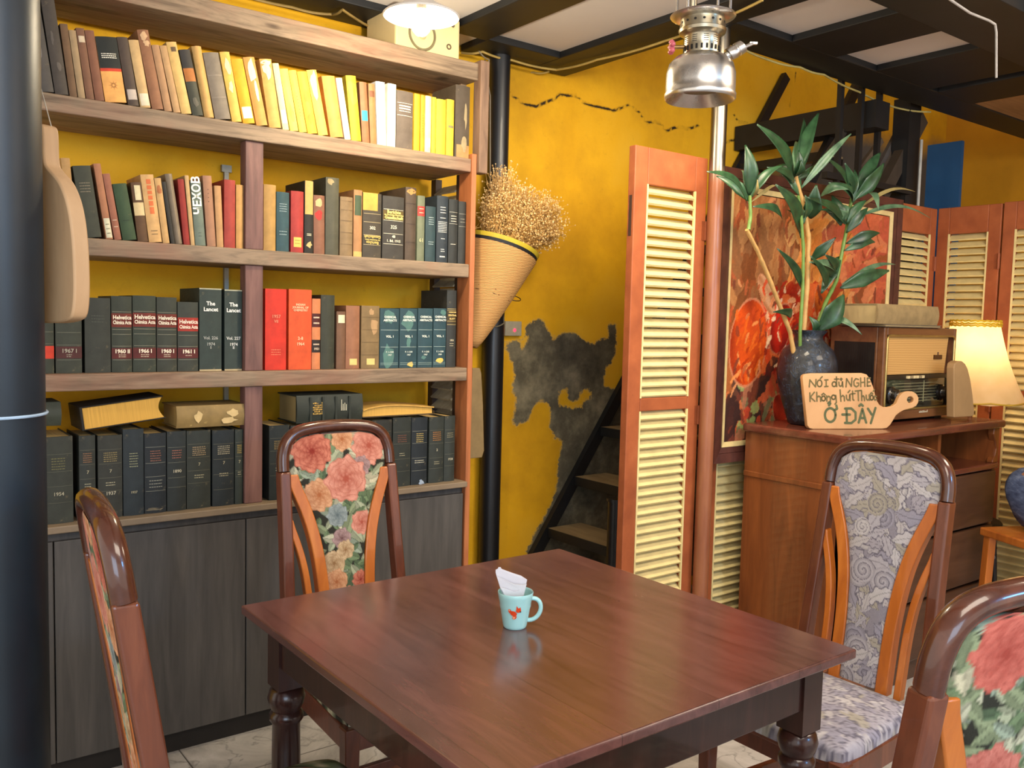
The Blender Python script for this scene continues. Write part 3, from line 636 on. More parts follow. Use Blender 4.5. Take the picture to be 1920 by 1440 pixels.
zA = zt(232, 806, yb)+.003
p = on_y(158, 816, yb)
bk = flat_book('thick black book with cream page edges lying tilted across the dark volumes', (p.x, yb+.005, p.z+.012), 0, .245, .165, .074, cloth('#1d1a16', '#6a5236', .4), page_mat('#d8a850'), tilt=-.115, spine=False)
p = on_y(331, 806, yb)
bk = flat_book('flat tan book with flaking spine lying left of the divider', (p.x, yb+.004, p.z+.004), 0, x_at(462, yb, p.z)-p.x, .16, .072, cloth('#8a7244', '#c8a865', .9), page_mat('#b59a60'))
q = MB()
for cx, cz, rx, rz, s in ((.07,.036,.016,.02,1),(.17,.02,.03,.012,2),(.185,.045,.022,.014,3)):
    rnd = random.Random(s); k = 11
    vs = [(cx+rx*rnd.uniform(.6,1.1)*math.cos(2*PI*i/k), -.0095, cz+rz*rnd.uniform(.6,1.1)*math.sin(2*PI*i/k)) for i in range(k)]
    q.add(vs, [tuple(range(k))])
obj('torn_patch', q, cloth('#cdb27c', '#b39a60', .3), bk, local=True, recalc=False)
p = on_y(553, 796, yb)
zc = on_y(505, 799, yb).z
L = x_at(676, yb, p.z)-p.x
bk = flat_book('thick black-green ribbed book with gilt square lying right of the divider', (p.x, yb-.01, p.z+.004), 0, L, .165, .098, cloth('#2c312a', '#565a48', .5), page_mat('#a08c5c'))
q = MB()
for u in (.2, .385, .58, .79): q.bar((L*u, -.007, .006), (L*u, -.007, .092), .006, .008)
obj('spine_ribs', q, cloth('#2c312a', '#565a48', .5), bk, local=True)
q = MB(); rnd = random.Random(5)
for i in range(7):
    for j in range(6):
        if rnd.random() < .85: q.box(L*.23+i*.0055, L*.23+i*.0055+rnd.uniform(.003, .0052), -.0092, -.0088, .03+j*.0075, .03+j*.0075+rnd.uniform(.003, .006))
obj('gilt_stamp', q, plain('#c09a4c', .4, .4), bk, local=True)
q = MB()
for i, (u, hh) in enumerate(((.655, .05), (.68, .03), (.705, .035), (.73, .028))): q.box(L*u, L*u+.003, -.0094, -.0088, .04, .04+hh*.8)
obj('worn_lettering', q, plain('#b8b49c', .5), bk, local=True)
# yellowed paperback with swollen pages
p = on_y(681, 786, yb); L = x_at(814, yb, p.z)-p.x
r = thing('book', 'flat yellowed paperback with swollen page edges right of the ribbed black book', 'book', (p.x, yb+.005, p.z+.004), 0, 'books lying on top of others')
n = 14
top = [(L*i/n, .026+.016*math.sin(PI*min(1, (i/n)**.8))*(1-.25*(i/n))) for i in range(n+1)]
obj('cover', MB().prism([(0, 0), (L, 0), (L+.004, .012), (L, .016), (L, .004), (0, .004)], lambda u, v, k: (u, .15*k, v)), cloth('#4a3a22'), r, local=True)
obj('pages', MB().prism([(0.003, .004), (L-.003, .004)] + [(min(max(u, .004), L-.004), v) for u, v in top[::-1]], lambda u, v, k: (u, .006+.14*k, v)), page_mat('#dcae58'), r, local=True)
obj('top_leaf', MB().prism(top + [(u, v+.004) for u, v in top[::-1]], lambda u, v, k: (u, -.004+.155*k, v)), cloth('#c49a4e', '#8a6a30', .5), r, local=True, smooth=True)
# dark rolled volume at the far left
p = on_y(60, 812, yb)
r = thing('book', 'dark rounded volume lying at the far left behind the blue-black column', 'book', (p.x, yb+.01, p.z+.012), 0, 'books lying on top of others')
L = x_at(117, yb, p.z)-p.x
ol = [(.012-.014*math.sin(PI*i/6), .004+.072*i/6) for i in range(7)]+[(.15, .076), (.15, .004)]
obj('cover', MB().prism(ol, lambda u, v, k: (L*k, u, v)), cloth('#3b4036', '#5e6252', .5), r, local=True, smooth=30)
# ---------------------------------------------------------------- dining table
def table_wood():
    t = NT('dark_red_table_wood'); co = t.coord((7, 1, 7))
    n = t.noise(co, 3.0, 8, .6, .7)
    base = t.ramp(n, [(.28, hx('#4b2d2b')), (.5, hx('#5d3b38')), (.74, hx('#6e4844'))])
    # plank joints across the top
    sp = t.n('ShaderNodeSeparateXYZ'); tc = t.n('ShaderNodeTexCoord'); t.l(tc.outputs['Object'], sp.inputs[0])
    m = t.n('ShaderNodeMath', operation='FRACT'); a = M_(t, 'MULTIPLY', M_(t, 'ADD', sp.outputs[0], 2.0), 3.92); t.l(a, m.inputs[0])
    j = t.ramp(m.outputs[0], [(.004, (.55,.55,.55)), (.012, (0,0,0))])
    fl = t.n('ShaderNodeMath', operation='FLOOR'); t.l(a, fl.inputs[0])
    wn = t.n('ShaderNodeTexWhiteNoise', noise_dimensions='1D'); t.l(fl.outputs[0], wn.inputs['W'])
    tone = t.ramp(wn.outputs[0], [(0, (.82,.82,.82)), (1, (1.15, 1.12, 1.08))])
    c = t.mix(1.0, base, tone, 'MULTIPLY'); c = t.mix(j, c, hx('#1c0d09'))
    rg = t.ramp(t.noise(t.coord((1,1,1)), 3.5, 6, .65), [(.3, (.15,.15,.15)), (.7, (.28,.28,.28))])
    t.fin(c, rg, 0, .45, .55); t.b.inputs['Coat Roughness'].default_value = .2; return t.m
M_TBL = table_wood()
M_TLEG = wood('table_leg_wood', [(.25, '#241310'), (.55, '#341d18'), (.8, '#452820')], (9, 9, 1.4), 3, .3, .3)
TX0, TX1, TY0, TY1, TZ = .765, 1.782, 1.052, 2.072, .75
tb = thing('dining_table', 'square dark red-brown wooden dining table with turned legs in the foreground', 'table', ((TX0+TX1)/2, (TY0+TY1)/2, 0))
obj('tabletop', MB().box(TX0, TX1, TY0, TY1, TZ-.022, TZ), M_TBL, tb, bevel=.004, seg=3)
ins = .055
for a in ((TX0+ins+.02, TX1-ins-.02, TY0+ins, TY0+ins+.022), (TX0+ins+.02, TX1-ins-.02, TY1-ins-.022, TY1-ins), (TX0+ins, TX0+ins+.022, TY0+ins+.02, TY1-ins-.02), (TX1-ins-.022, TX1-ins, TY0+ins+.02, TY1-ins-.02)):
    obj('apron', MB().box(*a, TZ-.135, TZ-.022), M_TLEG, tb, bevel=.003)
for lx in (TX0+ins+.028, TX1-ins-.028):
    for ly in (TY0+ins+.028, TY1-ins-.028):
        q = MB().box(lx-.034, lx+.034, ly-.034, ly+.034, TZ-.19, TZ-.022)
        q.lathe([(.030,0),(.034,.01),(.026,.05),(.031,.09),(.036,.25),(.0345,.40),(.0335,.468),(.041,.478),(.041,.492),(.034,.500),(.040,.512),(.0455,.532),(.040,.552),(.030,.560)], (lx, ly, 0), 24)
        obj('leg', q, M_TLEG, tb, smooth=True)

# ---------------------------------------------------------------- mug and napkin
M_MUG = plain('#9fd0cf', .18, var=.04, scale=4, coat=.4, bump=0)
MX, MY = 1.232, 1.583
mg = thing('mug', 'pale turquoise mug with a small orange fox, on the dark table', 'mug', (MX, MY, TZ))
prof = [(.0245,0),(.027,.0025),(.028,.006)] + [(.028+.0135*(i/10)+(.0006*math.sin(i*2.4) if 4 < i < 10 else 0), .006+.077*i/10) for i in range(1, 11)] + [(.0405,.0845),(.0388,.083)] + [(.0385-.013*(i/6), .08-.07*i/6) for i in range(7)] + [(.0, .0095)]
obj('cup', MB().lathe(prof, (MX, MY, TZ+.0005), 48, caps=False), M_MUG, mg, smooth=60)
hd = Vector((math.cos(math.radians(-38)), math.sin(math.radians(-38)), 0))
pts = []
for i in range(15):
    a = PI*.5-PI*1.0*i/14
    rr = .026; pts.append(Vector((MX, MY, TZ+.043)) + hd*(.0355-.006*(i/14)+.0265*max(0, math.cos(a))**.8) + Vector((0, 0, rr*math.sin(a)+.003*math.cos(a))))
obj('handle', MB().tube(pts, .0052, 10), M_MUG, mg, smooth=80)
def on_mug(u, v, off=.0007):   # u sideways (m, + to the picture's right), v up
    u, v = (u+.003)*1.3, .044+(v-.044)*1.3
    a0 = math.atan2(-MY, -MX)
    r = .028+.0135*max(0, (v-.006))/.077+off; a = a0+u/r
    return (MX+r*math.cos(a), MY+r*math.sin(a), TZ+.0005+v)
def mug_shape(mb, pts, mi):
    n = len(pts); cx = sum(p[0] for p in pts)/n; cv = sum(p[1] for p in pts)/n
    mb.add([on_mug(cx, cv, .0017+.0002*mi)]+[on_mug(*p, .0017+.0002*mi) for p in pts], [(0, 1+i, 1+(i+1) % n) for i in range(n)], mi)
def ell(cx, cy, rx, ry, rot=0, n=16): return [(cx+rx*math.cos(a)*math.cos(rot)-ry*math.sin(a)*math.sin(rot), cy+rx*math.cos(a)*math.sin(rot)+ry*math.sin(a)*math.cos(rot)) for a in [2*PI*i/n for i in range(n)]]
q = MB()
mug_shape(q, ell(-.006, .043, .0065, .0045, -.35), 0); mug_shape(q, ell(.003, .049, .0048, .0042, .2), 0)
mug_shape(q, [(-.001,.052),(-.0005,.058),(.003,.0525)], 0); mug_shape(q, [(.004,.0525),(.0065,.0555),(.0072,.050)], 0)
mug_shape(q, ell(-.0125, .047, .0042, .0028, 2.1), 0); mug_shape(q, ell(-.004, .036, .0042, .0034, .6), 0); mug_shape(q, [(-.009,.038),(-.005,.031),(-.002,.037)], 1)
mug_shape(q, [on for on in ell(-.0135, .0485, .0018, .0013, 2.1)], 1)
mug_shape(q, ell(.0065, .0465, .0016, .0012), 2)
obj('fox_print', q, [plain('#d8451c', .3, bump=0), plain('#eea07a', .3, bump=0), plain('#3a1a12', .3, bump=0)], mg, recalc=False)
nk = thing('paper_napkin', 'folded white paper napkins stuffed into the turquoise mug', 'napkin', (MX, MY, TZ+.02))
M_PAPER = plain('#cfcdd2', .85, var=.04, bump=.1)
rx = Vector((RGT.x, RGT.y, 0)).normalized(); ry = Vector((0,0,1)); rz = Vector((-rx.y, rx.x, 0))
def napkin_sheet(lay, ol, bend):
    q = MB(); q.prism(ol, lambda u, v, k: Vector((MX, MY, TZ)) + rx*u + ry*v + rz*(lay+bend*math.sin((u+.03)*28)+(.0022 if k else 0)))
    return q
ols = [[(-.012,.012),(-.030,.07),(-.040,.1),(-.0475,.125),(-.0475,.131),(-.043,.133),(-.041,.137),(-.036,.137),(-.034,.133),(-.01,.124),(.012,.117),(.026,.108),(.024,.096),(.018,.075),(.010,.012)],
       [(-.010,.012),(-.027,.07),(-.038,.098),(-.045,.118),(-.030,.112),(-.005,.101),(.016,.099),(.025,.102),(.020,.080),(.010,.012)],
       [(-.008,.012),(-.022,.068),(-.034,.094),(-.022,.091),(-.004,.084),(.010,.089),(.018,.078),(.008,.012)]]
for lay, ol, bd in zip((.010, .002, -.006), ols, (.003, -.003, .004)):
    obj('sheet', napkin_sheet(lay, ol, bd), M_PAPER, nk)

# ---------------------------------------------------------------- upholstered chairs
M_ARCH = wood('dark_bentwood', [(.25, '#3a1f16'), (.55, '#522d1f'), (.8, '#683c2a')], (6, 6, 6), 3, .22, .5)
M_LEG = wood('red_brown_chair_wood', [(.25, '#4e2a1c'), (.55, '#693824'), (.8, '#7e4930')], (9, 9, 1.5), 3, .3, .3)
M_SPLAT = wood('orange_chair_wood', [(.25, '#a2561e'), (.55, '#bb6824'), (.8, '#cb7a32')], (9, 9, 1.5), 3, .32, .3)
M_FLORAL = vcol('floral_tapestry', .85, .3, 500)
def hash_lerp(a, b, t): return a+(b-a)*t[:, None]
def paint_floral(U, V, seed, flowers):
    rnd = random.Random(seed); N = len(U); C = np.zeros((N, 3)); C[:] = hx('#2f2f26')
    greens = [hx(c) for c in ('#a0a688', '#87926f', '#b5b498', '#6c7f5c', '#c2bb9c', '#93a08a', '#5a6d50')]
    u0, u1, v0, v1 = U.min(), U.max(), V.min(), V.max()
    for i in range(330):
        cu, cv = rnd.uniform(u0, u1), rnd.uniform(v0, v1); a = rnd.uniform(0, 2*PI); L = rnd.uniform(.018, .042); w = L*rnd.uniform(.38, .55)
        x = (U-cu)*math.cos(a)+(V-cv)*math.sin(a); y = -(U-cu)*math.sin(a)+(V-cv)*math.cos(a)
        wd = w*np.clip(1-(x/L)**2, 0, 1)
        ins = (np.abs(x) < L) & (np.abs(y) < wd)
        if not ins.any(): continue
        g = np.array(rnd.choice(greens)); edge = np.abs(y[ins])/(wd[ins]+1e-9)
        sh = np.where(np.abs(y[ins]) < w*.07, .6, .78+.35*(y[ins] > 0))*np.where(edge > .86, .55, 1.0)
        C[ins] = g*sh[:, None]
    for cu, cv, R, pale, deep, npet, ph in flowers:
        du, dv = U-cu, V-cv; r = np.hypot(du, dv); th = np.arctan2(dv, du)
        pale, deep = np.array(hx(pale)), np.array(hx(deep))
        for k in range(5):
            Rk = R*(1-.19*k)*(1+.055*np.cos(npet*th+ph+k*1.3)+.045*np.cos((npet+3)*th+k*2+ph)+.03*np.cos((2*npet+1)*th+k))
            ins = r < Rk
            if not ins.any(): continue
            q = (r[ins]/Rk[ins]); pet = .5+.5*np.cos(npet*th[ins]+ph+k*1.3)
            f = np.clip(.10+.95*q**1.3*(.55+.45*pet)-.09*k, 0, 1)
            f = np.where(q > .93, f*.55, f)
            C[ins] = hash_lerp(deep, pale, f)
    nz = np.random.RandomState(seed).normal(0, .05, N); return np.clip(C*(1+nz)[:, None], 0, 1)
def paint_grey(U, V, seed):
    rnd = random.Random(seed); N = len(U); C = np.zeros((N, 3)); C[:] = hx('#918d98')
    u0, u1, v0, v1 = U.min(), U.max(), V.min(), V.max()
    pals = [hx(c) for c in ('#b2aeb6', '#a8a3ac', '#bbb6b8', '#9d9aa8', '#aaa498', '#c4c0c2')]; dark = np.array(hx('#6d6976'))
    area_ = (u1-u0)*(v1-v0)
    for i in range(int(area_*1700)):
        cu, cv = rnd.uniform(u0, u1), rnd.uniform(v0, v1); a = rnd.uniform(0, 2*PI); p = np.array(rnd.choice(pals))
        if rnd.random() < .11:      # scroll
            R = rnd.uniform(.022, .045); du, dv = U-cu, V-cv; r = np.hypot(du, dv); th = np.arctan2(dv, du)+a
            ins = r < R; ph = (r[ins]/R*2.6 - th[ins]/(2*PI)) % 1.0
            C[ins] = np.where((ph < .16)[:, None], dark, np.where((ph < .6)[:, None], p, p*.82)); continue
        L = rnd.uniform(.02, .055); w = L*rnd.uniform(.3, .5); b = rnd.uniform(-6, 6)
        x = (U-cu)*math.cos(a)+(V-cv)*math.sin(a); y = -(U-cu)*math.sin(a)+(V-cv)*math.cos(a)+b*x*x
        wd = w*np.clip(1-(x/L)**2, 0, 1)*(1+.25*np.cos(x/L*11)); ins = (np.abs(x) < L) & (np.abs(y) < wd)
        if not ins.any(): continue
        e = np.abs(y[ins])/(wd[ins]+1e-9)
        C[ins] = np.where((e > .80)[:, None], dark*1.05, np.where((np.abs(y[ins]) < w*.06)[:, None], p*.62, p))
    nz = np.random.RandomState(seed).normal(0, .05, N); return np.clip(C*(1+nz)[:, None], 0, 1)
CH = 1.135; CW = .183      # chair height, half width
def yback(z): return -.205-.125*(z-.45)/.68*.85
ARCH = []
def arch_pts():
    # front view outline of the bent top, half width narrows a little upward
    P = [(-.176, 1.0), (-.174, 1.045), (-.160, 1.085), (-.130, 1.110), (-.08, 1.121), (0, 1.125)]
    return P+[(-x, z) for x, z in P[-2::-1]]
def hw_panel(z):
    # half width of the upholstered panel
    K = [(.46, .060), (.62, .062), (.74, .070), (.84, .088), (.92, .118), (.97, .152), (1.0, .158), (1.045, .156), (1.075, .146), (1.094, .118), (1.103, .075), (1.106, .002)]
    return float(np.interp(z, [k[0] for k in K], [k[1] for k in K]))
def chair(label, loc, rotz, style, seed, flowers=(), res=.0045, slats=(1, 1), group='upholstered dining chairs', seat_paint=False):
    r = thing('dining_chair', label, 'chair', loc, rotz, group)
    A = arch_pts()
    # smooth the arch
    pts = []
    for i in range(len(A)-1):
        p0, p1, p2, p3 = A[max(i-1, 0)], A[i], A[i+1], A[min(i+2, len(A)-1)]
        for k in range(4):
            s = k/4; f = lambda a, b, c, d: .5*((2*b)+(-a+c)*s+(2*a-5*b+4*c-d)*s*s+(-a+3*b-3*c+d)*s**3)
            pts.append((f(p0[0], p1[0], p2[0], p3[0]), f(p0[1], p1[1], p2[1], p3[1])))
    pts.append(A[-1])
    obj('back_arch', MB().tube([(x, yback(z), z) for x, z in pts], .0185, 12, flat=1.15), M_ARCH, r, local=True, smooth=60)
    for s in (-1, 1):
        P = [(s*.176, yback(1.0), 1.0), (s*.180, yback(.8), .8), (s*.186, yback(.6), .6), (s*.190, -.208, .45), (s*.190, -.222, .25), (s*.190, -.255, 0)]
        q = MB(); n = len(P)
        for i, (x, y, z) in enumerate(P):
            w_ = .0165; d_ = .021 if z > .2 else .018
            q.v += [(x-w_, y-d_, z), (x+w_, y-d_, z), (x+w_, y+d_, z), (x-w_, y+d_, z)]
        for i in range(n-1):
            for k in range(4): q.f.append((i*4+k, i*4+(k+1) % 4, i*4+4+(k+1) % 4, i*4+4+k)); q.m.append(0)
        q.f += [(0,1,2,3), tuple(range(n*4-4, n*4))]; q.m += [0, 0]
        obj('rear_leg', q, M_LEG, r, local=True, bevel=.006, seg=3)
        # lyre splat along the panel edge
        def ribbon(K, wd, th, dz=0, name='splat', m=M_SPLAT):
            zs_ = np.linspace(K[0][1], K[-1][1], 26); xs_ = np.interp(zs_, [k[1] for k in K][::1], [k[0] for k in K])
            xs_ = np.convolve(np.pad(xs_, 2, 'edge'), np.ones(5)/5, 'valid'); q = MB()
            dx = np.gradient(xs_, zs_)
            for x, z, g in zip(xs_, zs_, dx):
                y = yback(z)+dz; c_ = math.sqrt(1+g*g); hw_ = wd*min(c_, 2.2)/2
                q.v += [(s*(x-hw_), y+th/2, z), (s*(x+hw_), y+th/2, z), (s*(x+hw_), y-th/2, z), (s*(x-hw_), y-th/2, z)]
            n = len(zs_)
            for i in range(n-1):
                for k in range(4): q.f.append((i*4+k, i*4+(k+1) % 4, i*4+4+(k+1) % 4, i*4+4+k)); q.m.append(0)
            q.f += [(0,1,2,3), tuple(range(n*4-4, n*4))]; q.m += [0, 0]
            obj(name, q, m, r, local=True, bevel=.003, smooth=30)
        ribbon([(.073, .45), (.074, .62), (.083, .74), (.102, .84), (.130, .92), (.160, .99)], .034, .034)
        if slats[0 if s < 0 else 1]:
            ribbon([(.118, .45), (.120, .62), (.130, .72), (.150, .80), (.172, .86)], .020, .026, name='slat')
    # upholstered panel, both faces
    zs_ = np.arange(.462, 1.1055, res); nu = max(12, int(.32/res))
    for side, nm in ((1, 'back_upholstery'),) if style != 'back' else ((1, 'front_upholstery'), (-1, 'back_upholstery')):
        q = MB(); P = []; U = []; V = []
        for z in zs_:
            h_ = hw_panel(z)
            for i in range(nu):
                s = -1+2*i/(nu-1); edge = (1-s**6)
                P.append((s*h_, yback(z)+side*(.006+.012*edge), z)); U.append(s*h_); V.append(z)
        q.grid(P, nu, len(zs_)); U = np.array(U); V = np.array(V)
        q.c = paint_grey(U, V, seed) if style == 'grey' else paint_floral(U*(side), V, seed, flowers)
        obj(nm, q, M_FLORAL, r, local=True, smooth=80)
    core = [(-hw_panel(z)*.985, z) for z in np.linspace(.462, 1.104, 30)]
    obj('panel_frame', MB().prism(core+[(-x, z) for x, z in core[::-1]], lambda u, v, k: (u, yback(v)+(.007 if k == 0 else -.007 if style != 'grey' else -.012), v)), M_LEG, r, local=True)
    # seat
    SF, SB, WF, WB = .225, -.185, .215, .185
    def seat_xy(s, t_):   # t 0 back, 1 front
        w_ = WB+(WF-WB)*t_; return s*w_*(1-.10*max(0, t_-.8)*5*abs(s)**4*.5), SB+(SF-SB)*t_-.03*abs(s)**4*t_
    nx_, ny_ = (70, 70) if seat_paint else (28, 28); P = []; U = []; V = []
    for j in range(ny_):
        for i in range(nx_):
            s = -1+2*min(max(i-1, 0), nx_-3)/(nx_-3); t_ = min(max(j-1, 0), ny_-3)/(ny_-3); x, y = seat_xy(s, t_)
            e = (1-abs(s)**5)*(1-abs(2*t_-1)**6); rimmed = i in (0, nx_-1) or j in (0, ny_-1)
            P.append((x, y, .420 if rimmed else .446+.030*max(0, e)**.5)); U.append(x*(1.12 if rimmed else 1)); V.append(y+.3+(.03*(1 if j else -1) if rimmed and j in (0, ny_-1) else 0))
    b = [seat_xy(-1+2*i/16, 1) for i in range(17)][::-1]; bk_ = [seat_xy(-1+2*i/16, 0) for i in range(17)]
    q = MB().grid(P, nx_, ny_); U = np.array(U); V = np.array(V)
    q.c = paint_grey(U, V, seed+1) if style == 'grey' else paint_floral(U, V, seed+1, [(.0, .3, .06, '#d99a86', '#8f3c30', 7, 0), (.12, .18, .05, '#d2b79a', '#9a6a58', 6, 1), (-.1, .4, .05, '#cf8a76', '#82362c', 6, 2)])
    obj('seat', q, M_FLORAL, r, local=True, smooth=50)
    q = MB()
    for a_, b_ in (((-.185, -.175), (-.205, .2)), ((.185, -.175), (.205, .2)), ((-.205, .2), (.205, .2)), ((-.185, -.19), (.185, -.19))):
        q.bar((*a_, .392), (*b_, .392), .022, .062)
    q.prism([(u*.97, v) for u, v in bk_+b], lambda u, v, k: (u, v, .424 if k == 0 else .410))
    obj('seat_rail', q, M_LEG, r, local=True, bevel=.003)
    for s in (-1, 1):
        q = MB()
        for (z, w_) in ((0, .015), (.37, .020), (.425, .022)):
            q.v += [(s*.2-w_, .195-w_, z), (s*.2+w_, .195-w_, z), (s*.2+w_, .195+w_, z), (s*.2-w_, .195+w_, z)]
        for i in range(2):
            for k in range(4): q.f.append((i*4+k, i*4+(k+1) % 4, i*4+4+(k+1) % 4, i*4+4+k)); q.m.append(0)
        q.f += [(0,1,2,3), (8,9,10,11)]; q.m += [0, 0]
        obj('front_leg', q, M_LEG, r, local=True, bevel=.004)
        obj('stretcher', MB().bar((s*.19, -.235, .16), (s*.2, .195, .18), .018, .028), M_LEG, r, local=True, bevel=.003)
    obj('stretcher', MB().bar((-.195, -.02, .17), (.195, -.02, .17), .018, .026), M_LEG, r, local=True, bevel=.003)
    return r
CORAL, PINK, PEACH, CREAM, BLUE, MAUVE = ('#d98a70', '#8a2f24'), ('#e0a08a', '#a5503e'), ('#dfae84', '#a8643c'), ('#d9bd94', '#8f6a44'), ('#9fa8a4', '#5d6a6c'), ('#b79a96', '#6d4c4a')
FL = [(-.09, 1.055, .062, *CORAL, 9, 0), (.10, 1.06, .058, *PINK, 8, 1), (.01, 1.085, .036, *PEACH, 6, 2), (-.075, .925, .048, *PEACH, 8, .5), (.07, 1.0, .030, *MAUVE, 6, 1),
      (.015, .965, .068, *PINK, 7, .6), (-.02, .86, .034, *BLUE, 7, 0), (.06, .83, .036, *PINK, 5, 2), (-.01, .79, .030, *MAUVE, 6, 1), (-.04, .72, .036, *CREAM, 5, 0), (.0, .755, .028, *CREAM, 6, 1),
      (-.035, .665, .036, *PEACH, 6, 2), (.045, .66, .028, *CORAL, 7, 1), (.005, .585, .060, *PINK, 9, 0), (-.015, .50, .030, *BLUE, 8, 1), (.045, .505, .032, *CORAL, 7, 2)]
chair('rose-patterned dining chair at the far side of the table facing the viewer', (1.205, 2.155, 0), PI, 'floral', 3, [(-a[0],)+a[1:] for a in FL], res=.0028, slats=(0, 1))
chair('rose-patterned dining chair seen edge-on at the left, in front of the blue-black column', (.656, 1.608, 0), math.radians(-95.3), 'back', 8, FL, res=.0035)
FN = [(.075, 1.045, .055, '#d07464', '#a04438', 7, 0), (-.03, .98, .05, '#9fa392', '#5f6a58', 6, 1), (-.06, .92, .045, '#a9b0a4', '#66726c', 8, 0), (.06, .85, .06, '#d28272', '#a04e42', 7, 1), (-.03, .80, .05, '#b4bab2', '#6d7c78', 9, 0), (.01, .70, .05, '#cc8070', '#9a4e42', 7, 2), (-.02, .58, .055, '#b5bbb4', '#6a7672', 8, 1)]
chair('rose-patterned dining chair seen from behind at the lower right corner', (1.355, .775, 0), math.radians(-17), 'back', 12, FN, res=.0045)
chair('grey paisley dining chair at the right end of the table before the wooden cabinet', (2.075, 1.335, 0), PI/2, 'grey', 21, res=.0028, seat_paint=True)
# ---------------------------------------------------------------- louvered screens
t = NT('orange_brown_paint'); co = t.coord()
n = t.noise(co, 9, 6, .6); c = t.ramp(n, [(.3, hx('#874627')), (.6, hx('#9d5530')), (.8, hx('#a8613a'))])
c = t.mix(t.ramp(t.noise(co, 40, 9, .75), [(.64, (0,0,0)), (.72, (.6,.6,.6))]), c, hx('#6e3a20')); t.fin(c, .5, spec=.35); M_SCREEN = t.m
M_SLAT = plain('#d6c48a', .6, var=.12, scale=14)
M_HINGE = plain('#8a4a2c', .5, .3)
def screen(label, a, b, ztop, zmid=(1.125, 1.175), st=.062, thick=.034, group='louvered screens', hinge=True, top=.135, nomid=False):
    """one louvered leaf from plan point a to b"""
    a, b = Vector((*a, 0)), Vector((*b, 0)); d = (b-a); L = d.length; d.normalize()
    r = thing('louvered_screen', label, 'screen', a, math.atan2(d.y, d.x), group)
    fr = MB()
    fr.box(0, st, -thick/2, thick/2, .01, ztop).box(L-st, L, -thick/2, thick/2, .01, ztop)
    fr.box(st, L-st, -thick/2, thick/2, ztop-top, ztop).box(st, L-st, -thick/2, thick/2, zmid[0], zmid[1]).box(st, L-st, -thick/2, thick/2, .01, .13)
    obj('frame', fr, M_SCREEN, r, local=True, bevel=.003)
    beads = MB(); sl = []
    for z0, z1, nm in ((.13, zmid[0], 'lower_louver'), (zmid[1], ztop-top, 'upper_louver')):
        q = MB(); nn = int(round((z1-z0)/.0375)); rnd = random.Random(int(a.x*100)+int(z0*10))
        for i in range(nn):
            z = z0+(i+.5)*(z1-z0)/nn
            M = Matrix.Translation((0, 0, z)) @ Matrix.Rotation(math.radians(40+rnd.uniform(-1.5, 1.5)), 4, 'X')
            q.box(st-.004, L-st+.004, -.021, .021, -.0045, .0045, 0, M)
        for x in (st, L-st): q.box(x-.004, x+.004, -thick/2-.002, -thick/2+.006, z0, z1)
        obj(nm, q, M_SLAT, r, local=True)
    if hinge:
        q = MB()
        for z in (ztop-.32, 1.06): obj('hinge', MB().tube([(L, -thick/2-.003, z), (L, -thick/2-.003, z+.075)], .007, 8).box(L-.022, L, -thick/2-.002, -thick/2+.001, z, z+.075), M_HINGE, r, local=True)
    return r
SY = 2.375
XA0, XA1 = on_y(1186, 280, SY).x, on_y(1322, 290, SY).x
pz = on_y(1190, 273, SY).z
scr = screen('tall orange-brown louvered screen leaf left of the steel pole', (XA0, SY), (XA1, SY), pz, st=.068)
q = MB().box(-.0012, 0, -.006, .008, 1.78, 1.93); obj('mortise', q, plain('#3a2216', .7), scr, local=True)
xs_s = [2.82, 3.25, 3.68, 4.11, 4.556]
lb = ['louvered screen leaf behind the lower left corner of the red painting', 'louvered screen leaf hidden behind the left half of the red painting', 'louvered screen leaf hidden behind the right half of the red painting', 'narrow louvered screen leaf showing right of the red painting']
for i in range(4): screen(lb[i], (xs_s[i]+.002, SY+.012), (xs_s[i+1]-.002, SY+.012), 2.085, hinge=i == 3)
screen('louvered screen leaf turned toward the viewer behind the lamp shade', (4.575, SY-.008), (4.575, 2.05), 2.088)
screen('louvered screen leaf at the right edge above the seated person', (4.575, 2.042), (4.575, 1.70), 2.092)
# steel pole beside the screen
t = NT('steel_pole_rusty'); sp = t.n('ShaderNodeSeparateXYZ'); tc = t.n('ShaderNodeTexCoord'); t.l(tc.outputs['Object'], sp.inputs[0])
n = t.noise(t.coord((6, 6, 1.5)), 3, 6)
f = t.ramp(M_(t, 'ADD', sp.outputs[2], M_(t, 'MULTIPLY', n, .08)), [(.90, (0,0,0)), (.93, (1,1,1))])
# the lower length carries brown paint, bare steel above it
sp2 = M_(t, 'MULTIPLY', sp.outputs[2], .4405)
t.t.links.remove(f.node.inputs[0].links[0]); t.l(M_(t, 'ADD', sp2, M_(t, 'MULTIPLY', n, .03)), f.node.inputs[0])
t.fin(t.mix(f, t.ramp(n, [(.3, hx('#7f4a33')), (.7, hx('#97603f'))]), hx('#8d8578')), .32)
t.l(f, t.b.inputs['Metallic']); M_POLE = t.m
px_ = x_at(1334, 2.33, 1.8)
po = tag(obj('steel_pole', MB().lathe([(.031, 0), (.031, ZB)], (0,0,0), 28), M_POLE, smooth=True), 'round steel pole with brown painted lower length between screen and painting', 'pole'); po.location = (px_+.01, 2.325, 0)

